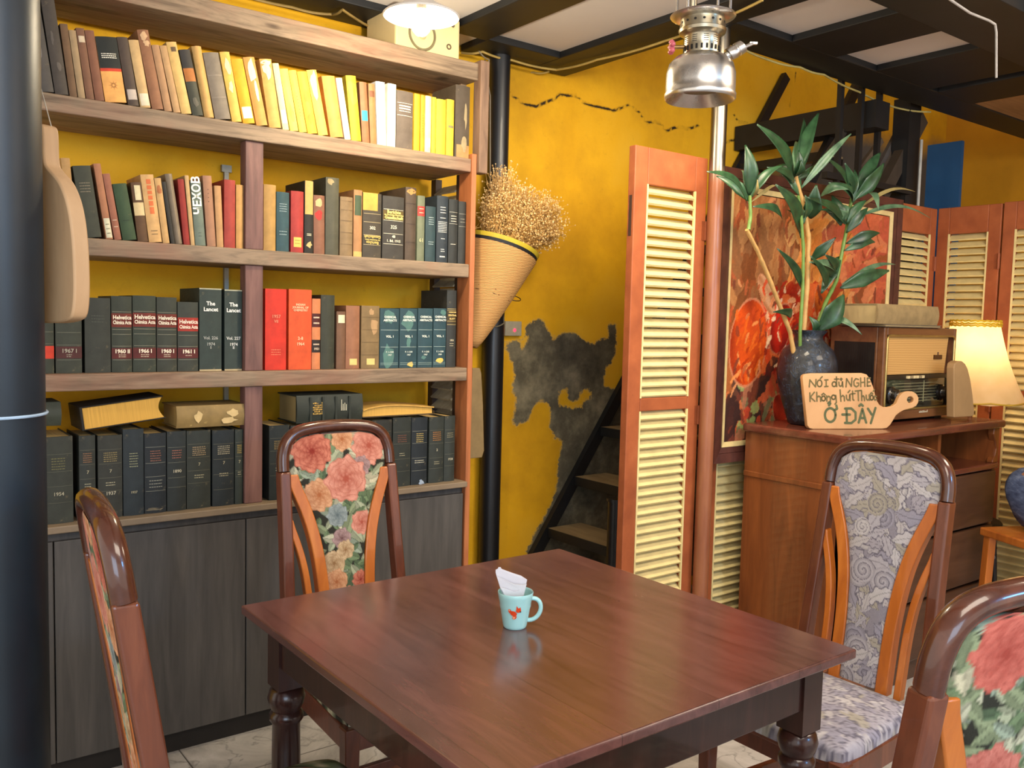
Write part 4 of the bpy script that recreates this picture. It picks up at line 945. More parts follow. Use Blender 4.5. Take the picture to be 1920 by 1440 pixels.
# ---------------------------------------------------------------- painting
PY = 2.318
def pp(x, y): p = on_y(x, y, PY); return p.x, p.z
x0, z1 = pp(1356, 312); x1, _ = pp(1690, 380); _, z0 = pp(1348, 868)
pt = thing('painting', 'large framed red and orange abstract canvas behind the plant', 'painting', (x0, PY, z0))
fw = .062; lw = .02
q = MB()
def frame_ring(q, x0, x1, z0, z1, w, y0, y1):
    A = [(x0,z0),(x1,z0),(x1,z1),(x0,z1)]; B = [(x0+w,z0+w),(x1-w,z0+w),(x1-w,z1-w),(x0+w,z1-w)]
    n = len(q.v)
    q.v += [(a, y0, b) for a, b in A]+[(a, y0+.006, b) for a, b in B]+[(a, y1, b) for a, b in A]+[(a, y1, b) for a, b in B]
    for i in range(4):
        j = (i+1) % 4
        q.f += [(n+i, n+j, n+4+j, n+4+i), (n+i, n+8+i, n+8+j, n+j), (n+4+i, n+4+j, n+12+j, n+12+i), (n+8+i, n+12+i, n+12+j, n+8+j)]; q.m += [0]*4
frame_ring(q, x0, x1, z0, z1, fw*.6, PY-.012, PY+.03); frame_ring(q, x0+fw*.62, x1-fw*.62, z0+fw*.62, z1-fw*.62, fw*.38, PY-.004, PY+.03)
obj('frame', q, wood('dark_frame_wood', [(.3, '#38201c'), (.7, '#532f27')], (5,5,5), 3, .3, .3), pt)
q = MB(); frame_ring(q, x0+fw, x1-fw, z0+fw, z1-fw, lw, PY, PY+.03); obj('liner', q, plain('#c9b37c', .5), pt)
cx0, cx1, cz0, cz1 = x0+fw+lw, x1-fw-lw, z0+fw+lw, z1-fw-lw
rs = .0045; us = np.arange(cx0, cx1, rs); vs_ = np.arange(cz0, cz1, rs)
UU, VV = [a.ravel() for a in np.meshgrid(us, vs_)]
u_ = (UU-cx0)/(cx1-cx0); v_ = (VV-cz0)/(cz1-cz0)
C = np.zeros((len(UU), 3)); C[:] = hx('#8f4a26')
rnd = random.Random(77); rs_ = np.random.RandomState(4)
def strokes(n, box, cols, L, W, ang, spread=.5):
    for i in range(n):
        cu, cv = rnd.uniform(box[0], box[2]), rnd.uniform(box[1], box[3]); a = ang+rnd.uniform(-spread, spread)
        l, w = rnd.uniform(*L), rnd.uniform(*W)
        x = (u_-cu)*1.15*math.cos(a)+(v_-cv)*math.sin(a); y = -(u_-cu)*1.15*math.sin(a)+(v_-cv)*math.cos(a)
        y = y+.15*x*x/l+.12*w*np.sin(x/l*9+i)
        ins = (np.abs(x) < l) & (np.abs(y) < w*(1-.4*(x/l)**2)); k = np.array(hx(rnd.choice(cols)))
        C[ins] = C[ins]*.15+k*.85*(1+.07*np.sin(y[ins]/w*5+i))[:, None]
strokes(120, (0,0,1,1), ['#8c4626','#98562e','#6f3a22','#7f4c30','#a05c30'], (.05,.16), (.015,.05), 1.4)
strokes(70, (0,.55,.45,1), ['#8a5a36','#a2683c','#75401f','#b07a4a'], (.04,.12), (.012,.03), 1.5)
strokes(50, (.35,.6,.75,.95), ['#d8863c','#e0904a','#c9702c','#d49a5a'], (.05,.14), (.02,.05), .9)
strokes(40, (.6,.6,1,1), ['#c2603e','#b5533a','#cf7a50','#a84a36'], (.04,.12), (.02,.04), .3)
strokes(70, (.18,.25,.62,.62), ['#c22a12','#b32210','#d8431c','#9c1e10','#dd6a34'], (.04,.12), (.02,.05), 1.1, .8)
strokes(60, (.62,.15,1,.55), ['#cf5a38','#d8713f','#b83c22','#8f3a24','#d9965c'], (.03,.10), (.012,.04), 1.4)
strokes(60, (0,0,.45,.28), ['#4a2a20','#3a2420','#5c3a2c','#70382a','#2f2422'], (.04,.12), (.02,.05), 1.3)
strokes(26, (.02,.0,.3,.25), ['#b8432a','#8f9a5c','#a86a4c','#c85a34','#6d6a48'], (.02,.07), (.012,.03), 1.5)
strokes(30, (.2,.3,.6,.6), ['#e6b48a','#e0a070','#efd0ae','#d98a5a'], (.015,.05), (.006,.018), 1.0, 1)
strokes(24, (.6,.2,.95,.5), ['#e8b890','#dfa070'], (.015,.05), (.005,.014), 1.5, .4)
def blob(cu, cv, rx, ry, rot, cols):
    x = (u_-cu)*math.cos(rot)+(v_-cv)*math.sin(rot); y = -(u_-cu)*math.sin(rot)+(v_-cv)*math.cos(rot)
    q = (x/rx)**2+(y/ry)**2; ins = q < 1; k0, k1 = np.array(hx(cols[0])), np.array(hx(cols[1]))
    w = (.5+.5*np.sin(x[ins]/rx*5+y[ins]/ry*3))*(q[ins]**.5)
    C[ins] = hash_lerp(k0, k1, w)
    r_ = (q >= .92) & (q < 1.06); C[r_] = C[r_]*.5+np.array(hx('#d8926a'))*.5
blob(.115, .40, .105, .180, -.12, ('#d24e16', '#8f2a0c')); blob(.205, .60, .035, .09, .5, ('#d09a70', '#a5623a'))      # hanging orange paper lantern shape
blob(.33, .10, .05, .09, .4, ('#c23418', '#7d1e10')); blob(.30, .46, .06, .11, -.3, ('#b8200e', '#7a160c')); blob(.56, .56, .055, .10, .3, ('#d8641c', '#a83a12'))
strokes(46, (.04,.25,.20,.54), ['#e08a4a','#a83410','#d8601c','#c2441a'], (.012,.04), (.004,.010), 1.2, .8)
strokes(160, (0,0,1,1), ['#a85430','#8a3c22','#c46a3c','#6f3424','#b8502c','#d08a58'], (.012,.04), (.004,.012), 1.4, .9)
strokes(60, (.18,.28,.6,.66), ['#b02412','#8f1a0e','#d8481e','#e08a5a','#f0c8a0'], (.012,.035), (.004,.010), 1.2, 1)
C = np.clip(C*(1+rs_.normal(0, .06, len(UU)))[:, None], 0, 1)
q = MB().grid([(a, PY+.008, b) for a, b in zip(UU, VV)], len(us), len(vs_)); q.c = C
obj('canvas', q, vcol('oil_paint', .45, .35, 90), pt, recalc=False)
obj('backing', MB().box(x0+.02, x1-.02, PY+.022, PY+.028, z0+.02, z1-.02), plain('#5a4632', .8), pt)

# ---------------------------------------------------------------- wooden cabinet
M_CAB = wood('cabinet_brown_wood', [(.25, '#5a2f16'), (.5, '#774220'), (.78, '#8c5128')], (8, 8, 1), 2.6, .35, .25)
M_CABTOP = wood('cabinet_top_wood', [(.25, '#4e261a'), (.5, '#643424'), (.78, '#774232')], (1.2, 8, 8), 2.6, .25, .4)
M_DRW = wood('drawer_dark_wood', [(.25, '#3a2518'), (.5, '#4b3020'), (.78, '#583b28')], (1, 8, 8), 2.6, .4, .15)
CX0, CX1, CY0, CY1, CZ = 2.955, 4.165, 1.835, 2.285, 1.063
cb = thing('cabinet', 'brown wooden cabinet with drawers and open top shelf carrying the radio', 'cabinet', ((CX0+CX1)/2, (CY0+CY1)/2, 0))
obj('top', MB().box(CX0-.02, CX1+.02, CY0-.03, CY1+.005, CZ-.034, CZ), M_CABTOP, cb, bevel=.010, seg=3)
obj('side_panel', MB().box(CX0, CX0+.025, CY0, CY1, 0, CZ-.034), M_CAB, cb); obj('side_panel', MB().box(CX1-.025, CX1, CY0, CY1, 0, CZ-.034), M_CAB, cb)
obj('side_moulding', MB().box(CX0-.007, CX0, CY0, CY1, .845, .868), M_CAB, cb, bevel=.005)
obj('back_panel', MB().box(CX0+.02, CX1-.02, CY1-.012, CY1, .02, CZ-.034), M_DRW, cb)
obj('cubby_floor', MB().box(CX0+.02, CX1+.012, CY0-.012, CY1-.01, .842, .868), M_CABTOP, cb, bevel=.006)
obj('cubby_divider', MB().box(3.66, 3.685, CY0+.01, CY1-.01, .868, CZ-.034), M_CAB, cb)
obj('left_stile', MB().box(CX0, 3.17, CY0-.004, CY0+.02, .02, CZ-.034), M_CAB, cb)
br_ = [(0, .868), (.0, CZ-.034), (.05, CZ-.034), (.055, 1.0), (.035, .965), (.02, .93), (.03, .90), (.05, .88), (.05, .868)]
obj('corner_bracket', MB().prism([(CX1+.012-u, v) for u, v in br_], lambda u, v, k: (u, CY0-.008+.03*k, v)), M_CAB, cb, bevel=.004)
for z0_, z1_ in ((.60, .835), (.345, .588), (.09, .333)):
    d_ = obj('drawer', MB().box(3.175, CX1-.012, CY0-.014, CY0+.012, z0_, z1_).box(3.19, CX1-.03, CY0+.012, CY1-.03, z0_+.02, z1_-.03), M_DRW, cb, bevel=.006)
    obj('knob', MB().lathe([(.008, 0), (.009, .012), (.016, .018), (.017, .026), (.010, .032), (.0, .033)], (3.67, CY0-.014, (z0_+z1_)/2+.01), 16, axis=(0,-1,0)), plain('#4a4038', .25, .6, bump=0), d_, smooth=True)
obj('plinth', MB().box(CX0+.01, CX1-.01, CY0+.01, CY1-.02, 0, .09), M_DRW, cb)

# ---------------------------------------------------------------- radio and what stands on and beside it
M_RAD = wood('radio_walnut', [(.25, '#543420'), (.5, '#6b452b'), (.78, '#7d5534')], (1.2, 8, 8), 2.6, .3, .35)
RX0, RX1, RY0, RY1, RZ0, RZ1 = 3.445, 4.05, 1.985, 2.235, CZ, CZ+.405
rd = thing('radio', 'old brown valve radio with cloth speaker front and two dial knobs on the cabinet', 'radio', ((RX0+RX1)/2, (RY0+RY1)/2, CZ))
sh = MB().box(RX0, RX1, RY0+.03, RY1, RZ0+.012, RZ1).box(RX0, RX0+.022, RY0, RY0+.03, RZ0+.012, RZ1).box(RX1-.022, RX1, RY0, RY0+.03, RZ0+.012, RZ1).box(RX0+.022, RX1-.022, RY0, RY0+.03, RZ1-.035, RZ1).box(RX0+.022, RX1-.022, RY0, RY0+.03, RZ0+.012, RZ0+.055)
obj('case', sh, M_RAD, rd, bevel=.004)
obj('foot', MB().box(RX0+.04, RX0+.1, RY0+.03, RY1-.02, CZ, CZ+.013).box(RX1-.1, RX1-.04, RY0+.03, RY1-.02, CZ, CZ+.013), plain('#1d1712'), rd)
q = MB()
def rr(x0, x1, z0, z1, r, n=5):
    P = []
    for cx, cz, a0 in ((x1-r, z1-r, 0), (x0+r, z1-r, 90), (x0+r, z0+r, 180), (x1-r, z0+r, 270)):
        P += [(cx+r*math.cos(math.radians(a0+90*i/n)), cz+r*math.sin(math.radians(a0+90*i/n))) for i in range(n+1)]
    return P
ri = rr(RX0+.022, RX1-.022, RZ0+.055, RZ1-.035, .02)
q.tube([(x, RY0-.002, z) for x, z in ri], .0045, 6, closed=True)
obj('brass_trim', q, plain('#b59a5c', .3, .8), rd)
t = NT('speaker_cloth'); w = t.n('ShaderNodeTexWave', wave_type='BANDS', bands_direction='Z'); w.inputs['Scale'].default_value = 42; w.inputs['Distortion'].default_value = .6; t.l(t.coord(), w.inputs[0])
t.fin(t.ramp(w.outputs[0], [(.2, hx('#a97f48')), (.8, hx('#c79c5e'))]), .8, spec=.2)
zs1, zs0 = RZ1-.04, RZ0+.205
obj('speaker_cloth', MB().prism([(RX0+.03, zs0), (RX1-.075, zs0), (RX1-.05, zs1), (RX0+.03, zs1)], lambda u, v, k: (u, RY0+.012+.012*k, v)), t.m, rd)
obj('name_plate', MB().box(RX1-.175, RX1-.105, RY0+.008, RY0+.012, zs0+.062, zs0+.082).tube([(RX1-.14, RY0+.010, zs0+.082), (RX1-.14, RY0+.010, zs0+.094)], .003, 6), plain('#4a2c16', .4, .3), rd)
obj('key_bar', MB().box(RX0+.026, RX1-.026, RY0+.004, RY0+.028, zs0-.022, zs0-.004), plain('#221b15', .4), rd, bevel=.002)
for i in range(6):
    obj('key', MB().box(RX0+.195+i*.024, RX0+.215+i*.024, RY0-.004, RY0+.012, zs0-.019, zs0-.007), plain('#c9b88c' if i not in (1, 4) else '#8a7a5c', .4), rd, bevel=.001)
t = NT('dial_glass'); n = t.noise(t.coord((7, 1, 28)), 2.2, 5, .6, .4)
t.fin(t.ramp(n, [(.35, hx('#1d1c17')), (.55, hx('#35352c')), (.72, hx('#5a5948'))]), .14, coat=.5)
obj('dial', MB().box(RX0+.026, RX1-.026, RY0+.014, RY0+.028, RZ0+.058, zs0-.022), t.m, rd)
q = MB()
for i in range(7): q.box(RX0+.10, RX1-.12, RY0+.0125, RY0+.0135, RZ0+.085+i*.013, RZ0+.087+i*.013)
q.box(RX0+.36, RX0+.364, RY0+.0115, RY0+.013, RZ0+.08, RZ0+.175)
obj('dial_scale', q, plain('#8f8a66', .4), rd)
for kx in (RX0+.085, RX1-.10):
    k_ = obj('tuning_knob', MB().lathe([(.036, 0), (.037, .012), (.030, .016), (.028, .020), (.026, .036), (.020, .040)], (kx, RY0+.012, RZ0+.118), 28, axis=(0,-1,0)), plain('#1f1b17', .25, coat=.3), rd, smooth=True)
    obj('knob_cap', MB().lathe([(.016, 0), (.016, .006), (.010, .009), (.0, .0095)], (kx, RY0-.026, RZ0+.118), 20, axis=(0,-1,0)), plain('#b5b0a4', .25, .9, bump=0), k_, smooth=True)
q = MB()
for i in range(16): q.box(RX0-.002, RX0+.002, RY0+.045+i*.0105, RY0+.050+i*.0105, RZ0+.13, RZ0+.33)
obj('side_grille', q.box(RX0-.001, RX0+.0005, RY0+.04, RY1-.02, RZ0+.12, RZ0+.34), plain('#171310', .5), rd)
# worn badge lettering under the dial
q = MB(); xx = RX0+.31; rnd = random.Random(3)
while xx < RX0+.385: q.box(xx, xx+.006, RY0-.001, RY0+.0005, RZ0+.034, RZ0+.034+rnd.uniform(.006, .011)); xx += .0095
obj('badge', q, plain('#d8d0b8', .3, .4), rd)
# big closed book on the radio
r = flat_book('thick grey-beige book lying on top of the old radio', (RX0+.12, RY0-.005, RZ1+.012), 0, .49, .22, .082, cloth('#8a7550', '#6a5638', .5), page_mat('#b09a6c'))
r['group'] = 'books on the radio'
r.location.x = on_y(1641, 600, RY0).x
r = thing('book', 'thin dusty grey folder lying flat on the radio under the thick book', 'book', (RX0+.02, RY0, RZ1+.0005), 0, 'books on the radio')
obj('cover', MB().box(-.04, .42, -.012, .2, 0, .0035).box(-.04, .42, -.012, .2, .008, .0115), plain('#5d5242', .6), r, local=True); obj('pages', MB().box(-.035, .415, -.008, .195, .0035, .008), page_mat('#b59d70'), r, local=True)
# vase
VX, VY = 3.136, 2.135
t = NT('dark_blue_glaze'); co = t.coord(); n = t.noise(co, 26, 8, .72, 1.6)
t.fin(t.ramp(n, [(.36, hx('#0b0e12')), (.52, hx('#151d28')), (.62, hx('#253447')), (.70, hx('#66707c')), (.76, hx('#161c25'))]), .16, coat=.25); t.bump(n, .9, .006)
va = tag(obj('vase', MB().lathe([(.052,0),(.066,.004),(.074,.03),(.094,.09),(.112,.16),(.119,.215),(.115,.265),(.098,.305),(.072,.330),(.058,.345),(.056,.360),(.070,.378),(.072,.384),(.064,.384),(.052,.365),(.050,.345),(.06,.32),(.06,.1),(.0,.08)], (0,0,0), 48, caps=False), t.m, smooth=70), 'dark blue glazed vase at the left of the cabinet top', 'vase'); va.location = (VX, VY, CZ)
# wooden board sign
sp0 = Vector((3.014, 2.014, CZ)); sdir = Vector((.90, -.436, 0)).normalized(); snrm = Vector((-.436, -.90, .12)).normalized()
sup = sdir.cross(snrm).normalized(); sup = sup if sup.z > 0 else -sup
def sg(px, py, off=0): p = on_p(px, py, sp0, snrm); return p + snrm*off
M_SIGN = wood('pale_sign_wood', [(.3, '#a87e52'), (.5, '#b98e60'), (.75, '#c49e70')], (2, 2, 22), 1.6, .55)
sn = thing('wooden_sign', 'paddle-shaped pale wooden sign with hand-painted letters before the vase', 'sign', sp0)
OL = [(1505.6,708),(1506.5,704.5),(1510,702),(1520,701),(1615,700.5),(1624,703),(1630,711),(1636,726),(1640,742),(1643,752),(1648,760),(1655,764),(1665,764.5),(1674,762),(1681,757),(1684,750),(1688,742),(1694,737),(1702,734.5),(1710,735),(1717,739),(1721,746),(1720.5,754),(1717,760),(1711,763.5),(1702,766),(1694,768),(1686,772.5),(1679,778),(1673,788),(1668,796),(1662,801.5),(1654,803),(1524,803.5),(1518,802),(1514.5,797)]
def ring_poly(cx, cy, r, n=20): return [(cx+r*math.cos(2*PI*i/n), cy+r*math.sin(2*PI*i/n)) for i in range(n)]
cu = bpy.data.curves.new('sign_outline', 'CURVE'); cu.dimensions = '2D'; cu.fill_mode = 'BOTH'; cu.extrude = .008; cu.bevel_depth = .0025; cu.bevel_resolution = 2
for P_ in (OL, ring_poly(1706.5, 749.5, 7.2)):
    s_ = cu.splines.new('POLY'); s_.points.add(len(P_)-1); s_.use_cyclic_u = True
    for i, (a_, b_) in enumerate(P_):
        v = sg(a_, b_)-sp0; s_.points[i].co = (v.dot(sdir), v.dot(sup), 0, 1)
cu.materials.append(M_SIGN)
Ms = Matrix((sdir, sup, snrm)).transposed().to_4x4()
bo = bpy.data.objects.new('board', cu); COL.objects.link(bo); bo.parent = sn; bo.matrix_local = Ms @ Matrix.Translation((0, 0, -.0085)); _texts.append(bo)
def sx(zx, zy): return (1340+zx/4.5, 580+zy/4.5)
E_ = lambda cx, cy, rx, ry: [(cx+rx*math.cos(2*PI*i/18), cy+ry*math.sin(2*PI*i/18)) for i in range(19)]
L12 = [[(795,655),(800,595),(848,655),(852,592)], E_(882,625,20,28), [(888,585),(905,568)], [(938,595),(938,652)], [(925,597),(953,595)], [(925,653),(953,650)],
 E_(1005,632,17,20), [(1024,570),(1027,652)], [(1008,590),(1043,588)], [(1045,615),(1047,640),(1058,650),(1070,643),(1075,612)], [(1075,612),(1079,655)], [(1056,592),(1064,582),(1071,588),(1064,600)],
 [(1105,655),(1110,585),(1150,650),(1155,580)], [(1210,592),(1187,585),(1171,608),(1173,640),(1192,655),(1212,642),(1212,622),(1196,621)], [(1228,580),(1230,652)], [(1262,578),(1264,650)], [(1230,618),(1264,615)],
 [(1285,580),(1285,648)], [(1285,582),(1309,580)], [(1285,615),(1307,612)], [(1285,648),(1311,645)],
 [(800,705),(802,778)], [(838,700),(804,742),(842,775)], [(858,700),(860,775)], [(860,745),(875,731),(890,741),(892,775)], E_(915,752,16,20), [(900,722),(915,709),(930,722)],
 [(942,730),(944,775)], [(944,748),(958,732),(972,742),(974,775)], E_(1000,742,16,18), [(1019,726),(1024,785),(1012,800)],
 [(1055,680),(1062,775)], [(1062,740),(1078,726),(1090,738),(1092,772)], [(1108,725),(1110,755),(1122,768),(1135,758),(1137,720)], [(1137,720),(1140,770)], [(1122,702),(1138,684)],
 [(1160,690),(1163,762),(1172,767)], [(1146,714),(1181,710)], [(1182,690),(1234,684)], [(1207,687),(1210,770)], [(1236,690),(1238,770)], [(1238,740),(1250,729),(1259,742),(1261,770)],
 [(1275,725),(1277,757),(1289,767),(1300,755)], [(1300,722),(1304,767)], E_(1322,745,13,20), [(1309,716),(1320,702),(1331,713)], [(1334,692),(1344,680)], [(1360,736),(1348,731),(1341,750),(1349,767),(1362,760)]]
L3 = [E_(972,892,45,58), [(1010,850),(1030,838),(1024,812)], [(955,792),(966,783),(973,795),(962,810)], [(1110,838),(1112,957)], [(1097,837),(1150,836),(1186,870),(1186,930),(1150,960),(1097,958)], [(1074,888),(1138,888)],
 [(1212,955),(1243,840),(1275,955)], [(1225,917),(1266,917)], [(1217,814),(1232,800),(1247,814)], [(1290,838),(1322,888)], [(1354,832),(1314,960)]]
def stroke(mb, pts, w):
    P_ = []
    for a_, b_ in pts:
        v = sg(*sx(a_, b_))-sp0; P_.append(Vector((v.dot(sdir), v.dot(sup))))
    k = w/2
    for a_, b_ in zip(P_[:-1], P_[1:]):
        d = (b_-a_)
        if d.length < 1e-6: continue
        d.normalize(); nn_ = Vector((-d.y, d.x))*k
        mb.add([(*(a_+nn_), 0), (*(b_+nn_), 0), (*(b_-nn_), 0), (*(a_-nn_), 0)], [(0, 3, 2, 1)])
    for c_ in P_:
        mb.add([(c_.x+k*math.cos(2*PI*i/10), c_.y+k*math.sin(2*PI*i/10), 0.0001) for i in range(10)], [tuple(range(10))])
for nm, lst, w_, col_ in (('painted_lettering', L12, .0060, '#5d5128'), ('painted_lettering', L3, .0098, '#4c5230')):
    q = MB()
    for s_ in lst: stroke(q, s_, w_)
    o = obj(nm, q, plain(col_, .6, bump=0), sn, local=True, recalc=False); o.matrix_local = Ms @ Matrix.Translation((0, 0, .0028))
# plain round-topped board standing before the radio's right end
q = MB(); pY = 1.885
O2 = [(1789,783),(1789,690),(1791,681),(1797,677),(1804,677),(1810,682),(1815,692),(1820,712),(1824,740),(1827,770),(1827,778),(1822,781)]
def p2(a_, b_, k): p = on_y(a_, b_, pY); return (p.x, pY+.035*k, max(p.z, CZ+.0005))
pb_ = tag(obj('bread_board', q.prism(O2, p2), plain('#9a7a52', .6, var=.1, scale=8), bevel=.004), 'plain rounded brown board standing at the right end of the cabinet top', 'board')

# ---------------------------------------------------------------- floor lamp with flared shade
LX, LY = 4.30, 2.022
zt_, zb_ = on_y(1829, 602, LY).z, on_y(1829, 748, LY).z
fl = thing('table_lamp', 'lit lamp with flared fringed cream shade beside the screens at right', 'lamp', (LX, LY, .56))
ZST = .56
obj('base', MB().lathe([(.075, 0), (.075, .015), (.03, .03), (.012, .05)], (LX, LY, ZST), 24), plain('#4a2c18', .4), fl, smooth=True)
obj('pole', MB().tube([(LX, LY, ZST+.04), (LX, LY, zb_+.12)], .011, 10), plain('#6d4a28', .4, .3), fl, smooth=True)
t = NT('lit_lamp_shade_cloth'); n = t.noise(t.coord(), 14, 3)
t.fin(t.ramp(n, [(.3, hx('#cfae78')), (.7, hx('#dfc294'))]), .8, spec=.2)
tr = t.n('ShaderNodeBsdfTranslucent'); tr.inputs[0].default_value = (*hx('#f3dcb4'), 1); mx = t.n('ShaderNodeMixShader'); mx.inputs[0].default_value = .5
out = t.t.nodes['Material Output']; t.l(t.b.outputs[0], mx.inputs[1]); t.l(tr.outputs[0], mx.inputs[2]); t.l(mx.outputs[0], out.inputs[0]); M_SHADE = t.m
R0, R1 = .105, .236; q = MB(); nseg = 48; rows = 16
for j in range(rows+1):
    s = j/rows; R_ = R0+(R1-R0)*(.62*s+.38*s**2.4); z = zt_+(zb_-zt_)*s
    for i in range(nseg):
        a = 2*PI*i/nseg; c8 = abs(((a/(2*PI)*8) % 1)-.5)*2        # eight gores
        rr_ = R_*(1-.035*(1-c8)); dz = -.012*math.sin(c8*PI/2) if j == rows else 0
        q.v.append((LX+rr_*math.cos(a), LY+rr_*math.sin(a), z+dz))
for j in range(rows):
    for i in range(nseg): q.f.append((j*nseg+i, j*nseg+(i+1) % nseg, (j+1)*nseg+(i+1) % nseg, (j+1)*nseg+i)); q.m.append(0)
sh_ = obj('shade', q, M_SHADE, fl, smooth=80)
q = MB()
for k, (zz, rr_) in enumerate(((zt_, R0+.003), (zt_-.012, R0+.005), (zt_-.022, R0+.004))):
    q.tube([(LX+rr_*math.cos(2*PI*i/72), LY+rr_*math.sin(2*PI*i/72), zz+(.003*math.sin(i*2.2))) for i in range(72)], .0045, 6, closed=True)
obj('top_braid', q, plain('#c9a21c', .6), sh_)
q = MB().tube([(LX+(R1+.002)*math.cos(2*PI*i/64), LY+(R1+.002)*math.sin(2*PI*i/64), zb_-.006*abs(math.sin(i*PI/8))) for i in range(64)], .004, 6, closed=True)
obj('hem', q, plain('#b8902c', .7), sh_)
obj('bulb', MB().sphere((LX, LY, zt_-.09), .032, 12), emit('lamp_bulb_glow', '#ffe6bd', 24), fl, smooth=True)
bl = bpy.data.lights.new('table_lamp_light', 'POINT'); bl.energy = 1.3; bl.color = (1, .70, .36); bl.shadow_soft_size = .04
o = bpy.data.objects.new('table_lamp_light', bl); COL.objects.link(o); o.location = (LX, LY, zt_-.16)
# ---------------------------------------------------------------- plant in the vase
M_LEAF = []
for i, (a, b) in enumerate((('#152b1a', '#27472a'), ('#1b3320', '#345838'), ('#33503a', '#627f5e'))):
    t = NT('leaf_green_%s' % 'abc'[i]); n = t.noise(t.coord(), 22, 5)
    t.fin(t.ramp(n, [(.3, hx(a)), (.7, hx(b))]), .38, spec=.45); M_LEAF.append(t.m)
M_DRY = plain('#8a7a4a', .6); M_CANE = plain('#b08a52', .5, var=.2, scale=30); M_GREENSTEM = plain('#5f7d3a', .45, var=.2, scale=30)
PLY = 2.135
plant = thing('cane_plant', 'leafy green cane plant with three stems in the dark blue vase', 'plant', (VX, VY, CZ+.06))
def P3(px, py, dy=0): return on_y(px, py, PLY+dy)
def leaf(base, tip, width, droop=.12, mat=None, roll=0, rnd=random):
    a, b = Vector(base), Vector(tip); d = b-a; L = d.length; n = 14
    side = d.cross(FWD).normalized(); nrm = side.cross(d).normalized(); side = (side*math.cos(roll)+nrm*math.sin(roll)); up = side.cross(d).normalized()
    if up.dot(FWD) > 0: up = -up
    q = MB()
    for i in range(n+1):
        s = i/n; c = a+d*s+Vector((0, 0, 1))*droop*L*math.sin(PI*s)*.55+up*.02*math.sin(PI*s)
        w = width*((s/.36)**.65 if s < .36 else ((1-s)/.64)**.85*(1+.35*(s-.36)))*.5
        w = max(w, width*.05)
        q.v += [tuple(c+side*w+up*w*.30), tuple(c+side*w*.5+up*w*.10), tuple(c), tuple(c-side*w*.5+up*w*.10), tuple(c-side*w+up*w*.30)]
    for i in range(n):
        for k in range(4): q.f.append((i*5+k, i*5+k+1, i*5+6+k, i*5+5+k)); q.m.append(0)
    o = obj('leaf', q, mat, plant, smooth=180, recalc=False)
    m = o.modifiers.new('thick', 'SOLIDIFY'); m.thickness = .0012
    return o
def zz(x, y): return 1320+x/3, 180+y/3
def cane(pts, r, mats, dy0, dy1, rooted=True):
    P_ = [P3(*zz(*p), dy0+(dy1-dy0)*i/(len(pts)-1)) for i, p in enumerate(pts)]
    # start down inside the vase
    if rooted: P_ = [Vector((VX+(P_[0].x-VX)*.5, VY, CZ+.20))] + P_
    Q = []
    for a, b in zip(P_[:-1], P_[1:]):
        for k in range(8): Q.append(a.lerp(b, k/8))
    Q.append(P_[-1]); n = len(Q)
    R_ = [r*(1.14 if i % 5 == 0 else 1)*(1-.25*i/n) for i in range(n)]
    o = obj('stem', MB().tube(Q, R_, 10), mats, plant, smooth=60); return o
cane([(485,1330),(360,1010),(300,870),(240,752)], .0095, M_CANE, 0, -.02)
cane([(250,752),(262,680),(258,560)], .0075, M_GREENSTEM, -.02, -.02, False)
cane([(560,1330),(582,1050),(590,800),(565,640),(515,450)], .0105, M_CANE, .01, .0)
cane([(540,1330),(556,1080),(560,860),(545,660),(530,560)], .0075, M_GREENSTEM, -.02, -.03)
cane([(625,1330),(690,1150),(745,1040),(800,760),(840,520)], .0095, M_GREENSTEM, .0, .02)
rnd = random.Random(9)
LV = [ # base, tip, width m, material, tip depth
 ((255,560),(232,275),.075,0,0), ((240,600),(15,425),.05,0,-.05), ((250,590),(70,450),.055,1,.06), ((255,580),(440,392),.05,1,-.06), ((262,600),(405,505),.018,3,.05), ((440,690),(275,622),.05,0,-.03), ((268,570),(300,470),.02,3,-.05),
 ((505,470),(298,160),.085,0,-.03), ((512,460),(645,95),.075,1,.03), ((515,440),(562,125),.04,0,.08), ((500,450),(517,255),.05,2,.09), ((545,520),(828,212),.045,2,-.08), ((540,770),(402,498),.085,0,-.05), ((600,925),(742,796),.055,0,-.08), ((548,1080),(412,858),.05,0,-.06),
 ((545,800),(470,640),.045,0,.06), ((600,690),(632,500),.09,0,-.05), ((540,560),(430,430),.07,1,.05),
 ((835,600),(992,318),.075,1,0), ((845,580),(1012,378),.085,1,-.05), ((830,560),(668,335),.04,0,-.04), ((655,565),(812,525),.055,2,-.10), ((905,545),(982,642),.055,2,-.08), ((860,640),(1188,538),.022,3,-.06), ((840,690),(1272,686),.028,2,-.09), ((790,720),(580,570),.06,0,-.06),
 ((800,770),(922,628),.055,0,-.04), ((800,830),(988,770),.06,0,-.06), ((790,870),(962,822),.055,1,-.03), ((765,1080),(1042,982),.085,1,-.06), ((775,1060),(1078,948),.03,2,.02), ((735,1000),(680,892),.055,0,-.04), ((690,1090),(600,900),.05,0,-.06), ((640,1320),(786,1118),.13,1,-.04), ((620,1340),(590,1240),.06,1,.0), ((715,1255),(888,1342),.035,2,-.12), ((770,730),(720,560),.075,0,.04), ((820,560),(810,420),.06,0,.07), ((660,1110),(770,900),.07,1,.03), ((490,1245),(390,1215),.045,0,-.05)]
